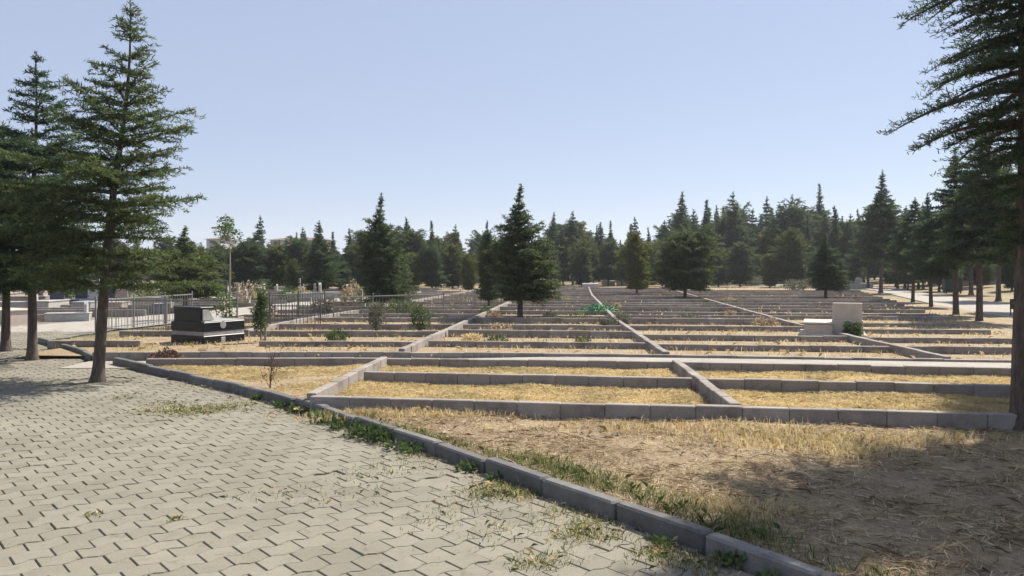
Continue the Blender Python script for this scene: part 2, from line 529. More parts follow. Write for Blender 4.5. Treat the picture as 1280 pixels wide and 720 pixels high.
def m_plot(nt, p):
    n3 = noise(nt, 30, 7, .72)
    straw = ramp(nt, n3, [(.25, (.36, .27, .135)), (.5, (.56, .445, .235)), (.75, (.70, .58, .33))])
    soil = ramp(nt, n3, [(.25, (.15, .10, .06)), (.75, (.34, .25, .15))])
    nt.links.new(mix(nt, ramp(nt, noise(nt, 1.5, 6, .65), [(.36, .1), (.52, 1)]), soil, straw), p.inputs['Base Color'])
    bump(nt, p, n3, 1.0, .05)
M_PLOT = mat('straw_covered_soil', m_plot)
def plot_z(x, y): return .035 + .018 * np.sin(x * 2.3 + .4) * np.sin(y * 3.1) + .01 * np.sin(x * 6.1) * np.sin(y * 7.3 + 1)
def plot_sheet(f0, f1, x0, x1):
    n = 12; xs_ = np.arange(x0, x1 + .1, .2)
    v = []
    for x in xs_:
        a, b = f0(x), f1(x)
        for t in np.linspace(0, 1, n):
            y = a + (b - a) * t; v.append((x, y, float(plot_z(x, y))))
    i = np.arange(len(xs_) - 1)[:, None] * n + np.arange(n - 1)[None]
    mb = MB(); mb.add_uniform(v, np.stack([i, i + n, i + n + 1, i + 1], -1).reshape(-1, 4))
    tag(mb.build('plot_soil', M_PLOT, smooth=True), kind='structure')
plot_sheet(lambda x: yA(x) + .05, lambda x: yC(x) + .05, -2.3, 9.6)
plot_sheet(lambda x: max(float(kerb_y(x)) + .08, 8.6) if x < -2.4 else yA(x), lambda x: yC(x) + .05, -6.2, -2.15)

# ------------------------------------------------------------------ low block walls of the grave rows
DIV1 = [(-2.25, 8.72), (-2.03, 12.7)]
DIV1B = [(-1.92, 13.95), (0.0, 35), (2.4, 62)]
DIV2 = [(2.31, 8.12), (2.50, 12.2)]
DIV2B = [(2.58, 13.4), (2.89, 22.2), (4.2, 42), (6.0, 63)]
DIV3B = [(6.95, 12.75), (7.25, 20.6), (8.0, 28), (11.5, 62)]
DIV0B = [(-6.05, 18.2), (-5.9, 22), (-5.0, 28.6), (-2.6, 50), (-1.5, 62)]
def xa(div, y):
    ys_ = [p[1] for p in div]; xs_ = [p[0] for p in div]
    if y > ys_[-1]: return xs_[-1] + (y - ys_[-1]) * .09
    return float(np.interp(y, ys_, xs_))

ORD = ['first', 'second', 'third', 'fourth', 'fifth', 'sixth', 'seventh', 'eighth']
def wall(pts, h=.19, label='', group=None, step=.46, thick=.11, z0=-.03, far=False, side=None, zg=0.0):
    c = np.mean(np.asarray(pts), axis=0)
    mb, core = MB(), (None if far else MB())
    block_run(mb, pts, step, thick, z0 + zg, h - z0, side=(thick / 2 if side is None else side), ch=0 if far else .007, jit=1.0, gap=.004 if not far else .002, core=core)
    w = mb.mesh('block_wall', M_BLOCK)
    if core is not None:
        for m in (M_MORTAR,): w.materials.append(m)
        cm = core
        mb2 = MB(); mb2.v = mb.v + core.v; mb2.n = mb.n + core.n
        mb2.loops = mb.loops + [l + mb.n for l in core.loops]; mb2.cnt = mb.cnt + core.cnt
        mb2.mi = [0] * len(mb.cnt) + [1] * len(core.cnt)
        bpy.data.meshes.remove(w)
        w = mb2.mesh('block_wall', [M_BLOCK, M_MORTAR])
    o = inst('block_wall', w)
    tag(o, label, 'wall', group, 'thing')
    return o

def seg(f, x0, x1, n=6): return [(x, f(x)) for x in np.linspace(x0, x1, n)]
GROW = 'low concrete block walls of the grave rows'
wall(seg(yA, -2.22, 9.6), .19, 'nearest long low concrete block wall, facing the hay strewn soil', GROW)
wall(seg(yB, xa(DIV1, 10.9) + .1, xa(DIV2, 10.3) - .105), .185, 'short low block wall between two straw plots, left of the slanting divider', GROW)
wall(seg(yB, xa(DIV2, 10.1) + .105, 9.6), .185, 'low block wall between two straw strips, second row back, right of the slanting divider', GROW)
wall(seg(yC, -5.75, 11.2), .17, 'long low block wall along the near side of the gravel path', GROW)
wall(seg(yD, -7.2, 11.8), .155, 'long low block wall along the far side of the gravel path', GROW)
wall([(DIV1[0][0], yA(DIV1[0][0]) + .2), DIV1[1]], .195, 'pale sunlit block divider running back from the kerb to the gravel path', GROW, side=0)
wall([(DIV2[0][0], yA(DIV2[0][0]) + .195), DIV2[1]], .20, 'slanting block divider between the straw plots, its left face in shade', GROW, side=0)

strip('row_soil', [(-8.8, 14.2), (-8.6, 20), (-7.2, 34), (-4.5, 62)], [(12.2, 12.6), (14.2, 20), (18.0, 34), (23.0, 62)], .05, M_SOIL)

def rowline(y0, slope, x): return y0 + slope * x
def lane_rows(name, dl, dr, y0, n, slope, h0, first_labels):
    for r in range(n):
        yr = y0 + 2.28 * r + random.uniform(-.3, .3) * (r > 0)
        sl = slope * max(.35, 1 - r * .02)
        f = lambda x: yr + sl * x
        xl = xa(dl, f(xa(dl, yr))) + .105 if callable(dl) is False else dl(yr)
        xr = xa(dr, f(xa(dr, yr))) - .105 if callable(dr) is False else dr(yr)
        if xr - xl < .6: continue
        h = h0 + random.uniform(-.03, .04)
        far = r > 4
        if r < len(ORD) - 2:
            if r == 0 and name == 'pale path lane': xr = -7.3
            if r == 0 and name == 'left lane': xl = -5.0
            lab = f'low block wall, {ORD[r]} row behind the gravel path, {name}'; g_ = GROW
        else:
            lab = f'low block wall among the crowded far grave rows, {name}'; g_ = 'far grave rows in the ' + name
        wall(seg(f, xl, xr, 5), h, lab, g_, far=far, step=.46 if not far else .9)
lane_rows('middle lane', DIV1B, DIV2B, 15.55, 21, -.118, .175, None)
lane_rows('left lane', DIV0B, DIV1B, 15.65, 19, -.03, .175, None)
lane_rows('right lane', DIV2B, DIV3B, 15.45, 20, -.118, .18, None)
lane_rows('roadside lane', DIV3B, lambda y: min(road_near(y) - 2.2, 24), 15.2, 17, -.10, .175, None)
lane_rows('pale path lane', lambda y: -9.1 + .10 * (y - 16), DIV0B, 15.7, 16, 0.0, .17, None)
lane_rows('plots left of the pale path', lambda y: -.62 * y - 6, lambda y: -12.9 + .24 * (y - 24), 24.5, 15, .02, .18, None)
GD = 'block dividers running back between the lanes'
for dv, lab in ((DIV1B, 'long pale block divider running far back left of the netting heap'), (DIV2B, 'long narrow block divider running far back right of the netting heap'),
                (DIV3B, 'long block divider running back past the beige tomb'), (DIV0B, 'block divider running back behind the black granite tomb')):
    wall(dv, .195, lab, GD, side=0, step=.5)

# ------------------------------------------------------------------ conifers
def tree_mesh(seed, H, hc, Rad, prof, r0, level, per, tstep, tuft, tl_, tw, up=.25, sweep=-.12, mat_n=None, k_tri=3, lean=0.0, twig_len=.42, whorl=.55, lump=.28):
    """conifer of height H: trunk and boughs in one mesh, needle sprays in another"""
    rs = random.Random(seed); nr = np.random.default_rng(seed)
    tr = MB()
    zs = np.concatenate([[-.15, 0, .04, .10, .22], np.linspace(.45, H, 14)])
    ph = rs.uniform(0, 6)
    wob = .012 * H
    def axis_at(z):
        t = z / H
        return np.array([wob * math.sin(2.1 * t * math.pi + ph) * t + lean * z, wob * math.cos(1.7 * t * math.pi + ph) * t, z])
    tr.tube([axis_at(z) for z in zs], [max(.006, r0 * (1 - max(z, 0) / H) ** .85 * (1 + .45 * math.exp(-max(z, 0) / .09))) for z in zs], 8)
    P, T = [], []
    z = hc
    az = rs.uniform(0, 6.28)
    while z < H * .985:
        t = (z - hc) / (H - hc)
        Lm = Rad * float(np.interp(t, prof[0], prof[1]))
        nb = per if t < .75 else max(3, per - 1)
        for b in range(nb):
            az += 2.39996 + rs.uniform(-.35, .35)
            L = Lm * (rs.uniform(.62, 1.12) if rs.random() > .12 else rs.uniform(1.1, 1.32))
            L *= 1 + lump * math.sin(2 * az + 5.5 * t + ph) * math.sin(9 * t + 2 * ph + az)
            if L < .03: continue
            zb = z + rs.uniform(-.5, .5) * level * whorl
            o = axis_at(zb)
            e0 = up * (.6 + 1.6 * t) + rs.uniform(-.12, .12)
            dirh = np.array([math.cos(az), math.sin(az), 0])
            n = max(4, int(L / .12))
            s = np.linspace(0, 1, n)
            # bough rises a little then its tip sinks (sweep<0) or lifts
            pz = zb + L * (math.tan(e0) * s + sweep * s ** 2 * (1.3 - t))
            side_ = rs.uniform(-.12, .12) * L * s ** 2
            perp = np.array([-dirh[1], dirh[0], 0])
            pts = o[None, :] * np.array([1, 1, 0]) + dirh[None] * (L * s)[:, None] + perp[None] * side_[:, None]
            pts[:, 2] = pz
            rb = max(.004, .020 * L / max(Rad, .5) * (r0 / .07) * .8)
            tr.tube(pts, np.linspace(rb, .003, n), 3, cap=False)
            # sprays along bough
            start = .12
            q = np.arange(start * L, L, tuft)
            for qq in q:
                f = qq / L
                p = np.array([np.interp(f, s, pts[:, c]) for c in range(3)])
                P.append(p); T.append(dirh + np.array([0, 0, .15]))
            # twigs
            nt_ = int((L * .88) / tstep)
            for w in range(nt_):
                f = .14 + .84 * (w + rs.uniform(0, .6)) / max(1, nt_)
                p = np.array([np.interp(f, s, pts[:, c]) for c in range(3)])
                sgn = 1 if (w % 2) else -1
                a = sgn * rs.uniform(.6, 1.15)
                d = dirh * math.cos(a) + perp * math.sin(a)
                d[2] = rs.uniform(-.22, .16)
                tlg = twig_len * L * (1 - f * .72) * rs.uniform(.6, 1.2) + tl_ * .5
                for qq in np.arange(tuft * .6, tlg, tuft):
                    g_ = qq / tlg
                    pp = p + d * qq; pp[2] -= .10 * tlg * g_ * g_
                    P.append(pp); T.append(d + np.array([0, 0, .12]))
        z += level * rs.uniform(.75, 1.25)
    # leader
    for qq in np.arange(H * .9, H * 1.01, tuft * .8):
        P.append(axis_at(qq)); T.append(np.array([rs.uniform(-.5, .5), rs.uniform(-.5, .5), 1.0]))
    P = np.array(P); T = np.array(T); n = len(P)
    P = np.repeat(P, k_tri, 0); T = np.repeat(T, k_tri, 0)
    T /= np.linalg.norm(T, axis=1)[:, None]
    m = len(P)
    rdir = nr.normal(0, 1, (m, 3)); rdir[:, 2] = rdir[:, 2] * .55 + .18
    rdir /= np.linalg.norm(rdir, axis=1)[:, None]
    D = T * .55 + rdir * .85
    D /= np.linalg.norm(D, axis=1)[:, None]
    W = np.cross(D, nr.normal(0, 1, (m, 3)) * np.array([.5, .5, 1.0])); W /= np.linalg.norm(W, axis=1)[:, None] + 1e-9
    ln = tl_ * nr.uniform(.6, 1.25, m)[:, None]; wd = tw * nr.uniform(.7, 1.3, m)[:, None]
    P = P + nr.normal(0, tuft * .25, (m, 3))
    a = P - W * wd * .5; b = P + W * wd * .5
    c = P + D * ln * .7 + W * wd * .45; e = P + D * ln; f = P + D * ln * .7 - W * wd * .45
    v = np.stack([a, b, c, e, f], 1).reshape(-1, 3)
    fc = (np.arange(m) * 5)[:, None] + np.arange(5)[None]
    cr = MB(); cr.add_uniform(v, fc)
    return tr.mesh('trunk', M_BARK, True), cr.mesh('crown', mat_n or M_NEEDLE)

PROF_FULL = ([0, .14, .29, .43, .57, .71, .86, 1], [.90, 1, .95, .82, .60, .40, .22, .03])
PROF_SPIRE = ([0, .12, .3, .45, .6, .72, .84, 1], [.80, 1, .97, .80, .52, .24, .13, .03])
PROF_CONE = ([0, .1, .4, .7, 1], [.85, 1, .72, .38, .03])
PROF_BLUNT = ([0, .15, .4, .7, .88, 1], [.72, 1, 1, .86, .60, .25])
PROF_ROUND = ([0, .15, .4, .65, .85, 1], [.75, 1, 1, .78, .45, .08])

def place_tree(name, meshes, loc, rz, sc, label, cat='tree', group=None, szs=1.0):
    o = empty(name, loc, rz)
    o.scale = (sc, sc, sc * szs)
    inst('trunk', meshes[0], o); inst('crown', meshes[1], o)
    tag(o, label, cat, group)
    return o

PROF_RIGHT = ([0, .1, .18, .26, .45, .62, .8, 1], [.42, .5, .72, 1.0, 1.0, .95, .6, .04])
# near trees, each with its own mesh
GP = 'conifers standing in the pavement'
x, y = at(122, 476)
place_tree('cedar_tree', tree_mesh(11, 5.42, 1.32, 1.22, PROF_FULL, .085, .215, 8, .066, .030, .066, .0115, lean=.085, k_tri=4, twig_len=.52, whorl=.42, lump=.38, up=.18, sweep=-.02), (x, y, 0), 0, 1,
           'tall layered cedar with bare lower trunk growing out of the pavers', group=GP)
x, y = at(40, 449)
place_tree('cedar_tree', tree_mesh(12, 5.35, 1.25, 1.45, PROF_FULL, .085, .225, 8, .072, .032, .075, .013, lean=.01, k_tri=4, twig_len=.54, whorl=.42, lump=.38, up=.18, sweep=-.02), (x, y, 0), 1.0, 1,
           'second cedar at the left edge, its narrow top lower than its neighbour', group=GP)
x, y = at(7, 438)
place_tree('cedar_tree', tree_mesh(13, 4.4, 1.35, 1.5, PROF_FULL, .085, .13, 7, .08, .036, .08, .016, k_tri=4, twig_len=.6), (x, y, 0), 2.0, 1,
           'cedar cut by the left picture edge, only trunk and dark lower boughs showing', group=GP)
NEAR_R = tree_mesh(21, 6.8, 1.85, .98, PROF_RIGHT, .15, .175, 9, .05, .026, .052, .0085, up=.07, sweep=-.34, k_tri=3, twig_len=.44, lump=.15)
place_tree('cedar_tree', NEAR_R, (4.99, 7.75, 0), 0.4, 1, 'big dark cedar at the right edge with drooping boughs against the sky')
place_tree('cedar_tree', NEAR_R, (5.5, 6.55, 0), 2.4, 1.0, 'cedar just outside the right picture edge that throws shade on the soil')

place_tree('cedar_tree', NEAR_R, (7.6, 10.7, 0), 4.1, .85, 'cedar half hidden behind the big one at the right edge, further back')

place_tree('cedar_tree', NEAR_R, (6.7, 8.5, 0), 5.3, .95, 'cedar beyond the right picture edge that shades the end of the nearest wall')
# mid variants (shared)
MID_A = tree_mesh(31, 4.1, .72, .95, PROF_SPIRE, .085, .135, 8, .075, .040, .095, .021, twig_len=.55, whorl=.45, lump=.36, k_tri=4, up=.35)
MID_B = tree_mesh(32, 4.1, .45, .95, PROF_SPIRE, .085, .135, 8, .075, .040, .095, .021, twig_len=.55, whorl=.45, lump=.36, k_tri=4, up=.4, mat_n=M_NEEDLE)
MID_O = tree_mesh(33, 3.8, .50, .92, PROF_ROUND, .08, .135, 8, .075, .040, .095, .021, twig_len=.55, whorl=.45, lump=.36, k_tri=4, up=.45, mat_n=M_NEEDLE_O)
MID_R = tree_mesh(34, 3.4, .62, 1.45, PROF_BLUNT, .09, .115, 7, .085, .044, .10, .026, twig_len=.6, k_tri=4, up=.3, mat_n=M_NEEDLE)
MID_T = tree_mesh(35, 6.6, 2.2, 1.25, PROF_FULL, .11, .15, 7, .095, .05, .12, .028, twig_len=.6, k_tri=4, up=.15, sweep=-.18, mat_n=M_NEEDLE)
MID_U = tree_mesh(36, 6.2, 1.7, 1.30, PROF_SPIRE, .11, .15, 7, .095, .05, .12, .028, twig_len=.6, k_tri=4, up=.2, sweep=-.16, mat_n=M_NEEDLE_B)
FAR_C = tree_mesh(41, 8.0, .9, 1.45, PROF_CONE, .13, .26, 6, .18, .10, .23, .06, twig_len=.65, k_tri=4, up=.15, mat_n=M_NEEDLE_B)
FAR_S = tree_mesh(42, 8.0, 1.0, 1.55, PROF_SPIRE, .13, .25, 6, .18, .10, .23, .06, twig_len=.65, k_tri=4, up=.25, mat_n=M_NEEDLE_B)
FAR_R = tree_mesh(43, 6.0, .8, 1.75, PROF_ROUND, .13, .24, 7, .18, .10, .23, .06, twig_len=.65, k_tri=4, up=.35, mat_n=M_NEEDLE_O)
FAR_D = tree_mesh(44, 8.0, .5, 1.35, PROF_SPIRE, .13, .24, 7, .17, .10, .23, .06, twig_len=.65, k_tri=4, up=.2, mat_n=M_NEEDLE)
FAR_E = tree_mesh(45, 7.4, 1.2, 1.7, PROF_BLUNT, .14, .34, 7, .17, .10, .22, .058, up=.4, mat_n=M_NEEDLE, twig_len=.6, lump=.5, k_tri=4)
FAR_F = tree_mesh(46, 8.2, 1.6, 1.5, PROF_FULL, .13, .36, 7, .17, .10, .22, .058, up=.2, mat_n=M_NEEDLE_B, twig_len=.6, lump=.5, whorl=.3, k_tri=4)
FAR_G = tree_mesh(47, 6.4, .5, 1.5, PROF_ROUND, .13, .28, 8, .17, .10, .22, .06, up=.5, mat_n=M_NEEDLE_O, twig_len=.65, lump=.4, k_tri=4)
HT = {id(FAR_E): 7.4, id(FAR_F): 8.2, id(FAR_G): 6.4, id(MID_A): 4.1, id(MID_B): 4.1, id(MID_O): 3.8, id(MID_R): 3.4, id(MID_T): 6.6, id(MID_U): 6.2, id(FAR_C): 8.0, id(FAR_S): 8.0, id(FAR_R): 6.0, id(FAR_D): 8.0}
def tree_px(m, px, ybase, ytop, label, group=None, wide=1.0, name='cedar_tree', d=None, rz=None):
    """tree whose foot stands at that ground point and whose top reaches that row"""
    x, y = at(px, ybase)
    if d is not None: x, y = (px - 640) * d / 1000, d
    z = float(tz(x, y))
    h = 1.6 + (335 - ytop) * y / 1000 - z
    s = h / HT[id(m)]
    o = place_tree(name, m, (x, y, z - .02), random.uniform(0, 6.28) if rz is None else rz, s, label, group=group)
    o.scale = (s * wide * random.uniform(.92, 1.1), s * wide * random.uniform(.92, 1.1), s)
    o.rotation_euler.x = random.gauss(0, .018); o.rotation_euler.y = random.gauss(0, .018)
    return o
GM = 'single conifers among the grave rows'
tree_px(MID_A, 650, 403, 232, 'bushy conifer with thin spire top in the middle of the grave rows, bare short trunk', GM, 1.05)
tree_px(MID_B, 478, 391, 243, 'dark conifer with thin broken spire and low boughs, left of the middle tree', GM, .95)
tree_px(MID_O, 611, 386, 292, 'smaller olive green conifer close to the left of the middle tree', GM, .72)
tree_px(MID_A, 610, 362, 276, 'thin dark spire conifer rising behind the olive green one', GM, .7)
tree_px(MID_R, 856, 376, 293, 'broad round topped conifer on a thin trunk in the right half of the rows', GM, 1.0)
tree_px(MID_O, 796, 371, 292, 'pale green conifer left of the broad round topped one', GM, .85)
tree_px(MID_R, 729, 357, 303, 'small round tree beside the far end of the middle lane', GM, .8)
tree_px(MID_B, 398, 371, 281, 'conifer with a stout trunk and lit right side beyond the iron railing', GM, .95)
tree_px(MID_A, 232, 389, 283, 'low spreading conifer behind the black granite tomb, half hidden by the tall cedar', GM, 1.55)
tree_px(MID_R, 311, 364, 308, 'round green tree behind the slender young tree', GM, 1.15)
tree_px(MID_O, 366, 372, 325, 'small bright green conifer left of the stout trunked one', GM, .8)
tree_px(MID_A, 1032, 376, 292, 'conifer on a thin bare trunk behind the beige tomb', GM, 1.15)
tree_px(MID_O, 992, 360, 288, 'roundish green conifer behind the grey dry bush', GM, 1.1)
tree_px(MID_B, 430, 366, 318, 'small pale green conifer between the stout trunked one and the dark spire', GM, 1.0)
GRd = 'conifers lining the road'
tree_px(MID_U, 1101, 366, 214, 'tallest thin spire conifer at the far bend of the road', GRd, .9)
tree_px(MID_T, 1141, 379, 248, 'conifer with high bare trunk on the near road edge, far end of its row', GRd, 1.0)
tree_px(MID_U, 1164, 385, 242, 'thin trunked conifer on the near road edge, second from the far end', GRd, 1.0)
tree_px(MID_T, 1195, 395, 192, 'tall conifer on the near road edge, dark boughs above a straight trunk', GRd, 1.05)
tree_px(MID_T, 1224, 403, 165, 'nearest tall conifer on the near road edge, pale thick trunk', GRd, 1.05)
tree_px(MID_U, 1122, 360, 270, 'small conifer at the road bend, left of two trunks standing close', GRd, .95)
tree_px(MID_T, 1131, 360, 258, 'small conifer at the road bend, right of two trunks standing close', GRd, .95)
tree_px(MID_T, 1154, 361, 255, 'conifer across the road with slim trunk showing between nearer ones', GRd, .95)
tree_px(MID_U, 1214, 368, 225, 'conifer across the road, its trunk just left of the pale thick one', GRd, 1.0)
tree_px(MID_T, 1248, 376, 190, 'conifer across the road nearest the right picture edge', GRd, 1.05)
tree_px(MID_T, 1300, 390, 150, 'conifer across the road beyond the right picture edge', GRd, 1.05)
tree_px(MID_U, 1085, 360, 262, 'dark conifer left of the tallest spire by the road bend', GRd, 1.0)
tree_px(MID_T, 1060, 358, 275, 'conifer with bare trunk among the pale tombs by the bend', GRd, 1.0)

# the line of conifers that closes the view, every tree its own
GF = 'conifers of the far tree line'
def far_label(px):
    if px < 450: return 'far conifer in the tree line on the left, behind the crowded tombs', GF + ' on the left'
    if px < 680: return 'far conifer in the tree line behind the middle tree', GF + ' in the middle'
    if px < 850: return 'far dark conifer in the tree line right of the middle lane', GF + ' right of the middle lane'
    return 'far tall conifer in the tree line on the right, before the road bend', GF + ' on the right'
spikes = [(322, 270), (350, 300), (378, 284), (398, 276), (418, 290), (436, 286), (505, 272), (520, 300), (540, 276), (555, 300), (573, 281), (590, 297), (690, 266), (700, 285),
          (716, 265), (748, 282), (762, 276), (775, 300), (792, 272), (811, 284), (829, 276), (852, 241), (870, 262), (884, 250), (896, 258), (920, 241), (940, 262), (960, 247),
          (975, 268), (990, 244), (1008, 268), (1024, 231), (1045, 262), (1062, 268), (1075, 262), (1112, 262)]
for px, yt in spikes:
    d = random.uniform(72, 96) if px > 640 else random.uniform(58, 86)
    lab, g_ = far_label(px)
    tree_px(random.choice([FAR_C, FAR_S, FAR_D, FAR_F, FAR_F]), px, 0, yt, lab, g_, random.uniform(.75, .95), d=d, name='conifer_tree')
for px in np.arange(205, 1125, 7.5):
    px = px + random.uniform(-4, 4)
    left = px < 660
    d = random.uniform(80, 112) if not left else random.uniform(66, 100)
    base = float(np.interp(px, [200, 330, 450, 640, 690, 760, 850, 900, 1024, 1120], [306, 300, 296, 299, 284, 288, 272, 267, 265, 272]))
    yt = base + random.uniform(-9, 28)
    lab, g_ = far_label(px)
    tree_px(random.choice([FAR_C, FAR_S, FAR_D, FAR_E, FAR_E, FAR_F, FAR_G, FAR_R]), px, 0, yt, lab, g_, random.uniform(.95, 1.35), d=d, name='conifer_tree')
for px in list(np.arange(690, 1080, 17)) + [215, 232, 250, 268, 300, 335, 352, 376, 412, 440, 455, 468, 500, 515, 540, 562, 585, 632]:
    px = px + random.uniform(-5, 5)
    d = random.uniform(64, 76) if px > 640 else random.uniform(50, 64)
    lab, g_ = far_label(px)
    tree_px(random.choice([FAR_R, FAR_G, FAR_G, FAR_E]), px, 0, random.uniform(302, 322), lab.replace('far', 'low', 1), 'low ' + g_, random.uniform(.9, 1.25), d=d, name='conifer_tree')
for px in list(np.arange(1120, 1330, 22)):
    d = random.uniform(70, 100)
    tree_px(random.choice([FAR_R, FAR_S, FAR_D]), px, 0, random.uniform(262, 292), 'pale distant tree on the bank beyond the road', 'trees on the bank beyond the road', 1.2, d=d, name='conifer_tree')
for px in list(np.arange(1135, 1340, 13)):
    d = random.uniform(52, 78)
    tree_px(random.choice([FAR_R, FAR_G, FAR_G, FAR_E]), px, 0, random.uniform(285, 312), 'pale green tree on the bank behind the road conifers', 'green trees on the bank behind the road', 1.1, d=d, name='broad_tree')
for px in list(np.arange(-70, 200, 24)):
    d = random.uniform(50, 80)
    tree_px(random.choice([FAR_R, FAR_S, FAR_D]), px, 0, random.uniform(292, 315), 'distant tree glimpsed behind the left edge cedars', 'trees behind the left edge cedars', 1.3, d=d, name='conifer_tree')

# ------------------------------------------------------------------ bushes, saplings, weeds
def leaf_cloud(mb, n, c, rad, size, seed=0, up=.2, hollow=.35, flat=1.0):
    nr = np.random.default_rng(seed)
    u = nr.normal(0, 1, (n, 3)); u /= np.linalg.norm(u, axis=1)[:, None]
    r = (hollow + (1 - hollow) * nr.random(n)) ** .6
    lump = 1 + .28 * np.sin(u[:, 0] * 5 + seed) * np.sin(u[:, 1] * 4.3 + 2 * seed) + .2 * np.sin(u[:, 2] * 7 + seed)
    P = u * (r * lump)[:, None] * np.array(rad) + np.array(c)
    D = u * .7 + nr.normal(0, .6, (n, 3)); D[:, 2] = D[:, 2] * flat + up
    D /= np.linalg.norm(D, axis=1)[:, None]
    W = np.cross(D, nr.normal(0, 1, (n, 3))); W /= np.linalg.norm(W, axis=1)[:, None] + 1e-9
    ln = size * nr.uniform(.6, 1.3, n)[:, None]
    v = np.stack([P, P + D * ln * .5 + W * ln * .28, P + D * ln, P + D * ln * .5 - W * ln * .28], 1).reshape(-1, 3)
    mb.add_uniform(v, (np.arange(n) * 4)[:, None] + np.arange(4)[None])

def bush(name, px, py, w, h, m, label, n=900, size=.05, seed=1, group=None, stem=True, z_lift=.45):
    x, y = at(px, py)
    o = empty(name, (x, y, .02))
    s = MB()
    rs = random.Random(seed)
    for i in range(6):
        a = rs.uniform(0, 6.28); t = rs.uniform(.2, .7)
        s.tube([(0, 0, -.05), (math.cos(a) * w * .15, math.sin(a) * w * .15, h * .4), (math.cos(a) * w * t * .5, math.sin(a) * w * t * .5, h * .85)], [.012, .008, .004], 5)
    s.build('stem', M_BARK, o, True)
    l = MB()
    leaf_cloud(l, n, (0, 0, h * .55), (w * .5, w * .5, h * z_lift), size, seed)
    l.build('foliage', m, o)
    tag(o, label, 'bush', group)
    return o
bush('bush', 1066, 427, .40, .38, M_WEED, 'rounded dark green bush at the right foot of the beige tomb', 1500, .045, 3)
bush('bush', 470, 418, .42, .78, M_DRYBUSH, 'upright grey green bush in front of the dark spired conifer', 1300, .05, 4)
bush('bush', 525, 420, .48, .72, M_WEED, 'loose leaning green bush left of the pale long divider', 1300, .05, 5)
bush('bush', 420, 432, .44, .30, M_WEED, 'small low green plant on the far side of the gravel path', 700, .05, 6)
bush('bush', 416, 388, .40, .42, M_LEAF, 'yellow green bush against the pale railing', 700, .05, 7)
bush('bush', 778, 408, .55, .36, M_DRYBUSH, 'grey green weed clump at the divider behind the netting heap', 700, .05, 8)
bush('bush', 997, 366, 1.7, .8, M_DRYBUSH, 'large grey dry bush standing before the far tree line', 1500, .10, 9)
bush('bush', 940, 357, 1.9, .9, M_DRYBUSH, 'smaller grey bush further back before the far tree line', 1200, .12, 10)
bush('bush', 590, 430, .42, .20, M_STRAW, 'tuft of orange dry weeds behind the first wall of the middle lane', 600, .05, 11)
bush('bush', 728, 431, .36, .14, M_WEED, 'dark green weed tuft under the wall of the middle lane', 400, .04, 12)
bush('bush', 208, 459, .42, .24, M_RED, 'low reddish brown dry bush inside the kerb', 900, .05, 13)
bush('bush', 622, 431, .5, .14, M_WEED, 'long low green weed patch beside the orange dry tuft', 500, .04, 14)

bs = random.Random(31)
for i in range(46):
    yy = bs.uniform(23, 58); xx = bs.uniform(-.60, -.13) * yy
    px, py = 640 + 1000 * xx / yy, 335 + 1600 / yy
    if -13.2 + .24 * (yy - 24) < xx < -9.2 + .15 * (yy - 24): continue
    k_ = bs.choice([('green', M_WEED), ('pale green', M_LEAF), ('grey green', M_DRYBUSH), ('dry brown', M_HAY)])
    bush('bush', px, py, bs.uniform(.5, 1.2), bs.uniform(.35, 1.1), k_[1], f'{k_[0]} bush growing among the far graves on the left', 420, .09, 200 + i, f'{k_[0]} bushes among the far graves')
for i in range(26):
    yy = bs.uniform(17, 45); xx = bs.uniform(-.05, .33) * yy
    px, py = 640 + 1000 * xx / yy, 335 + 1600 / yy
    k_ = bs.choice([('grey green', M_DRYBUSH), ('green', M_WEED), ('dry brown', M_HAY)])
    bush('weed_clump', px, py, bs.uniform(.3, .8), bs.uniform(.15, .32), k_[1], f'low {k_[0]} weed clump growing between the grave row walls', 260, .06, 300 + i, f'{k_[0]} weed clumps in the rows')

# bare reddish sapling in the left straw plot
x, y = at(337, 491)
o = empty('bare_sapling', (x, y, .03))
s = MB(); rs = random.Random(5)
s.tube([(0, 0, -.05), (.02, 0, .22), (.03, .01, .50)], [.010, .007, .003], 6)
for i in range(16):
    z0 = rs.uniform(.03, .40); a = rs.uniform(0, 6.28); L = rs.uniform(.08, .2) * (1.1 - z0)
    b = np.array([.02 * z0 / .22, 0, z0])
    s.tube([b, b + np.array([math.cos(a) * L * .5, math.sin(a) * L * .5, L * .7]), b + np.array([math.cos(a) * L * .8, math.sin(a) * L * .8, L * 1.5])], [.004, .003, .0015], 4)
s.build('stem', M_RED, o)
l = MB(); leaf_cloud(l, 120, (.02, 0, .22), (.14, .14, .18), .025, 6); l.build('foliage', M_RED, o)
tag(o, 'bare reddish sapling with upright twigs in the straw left of the divider', 'sapling')

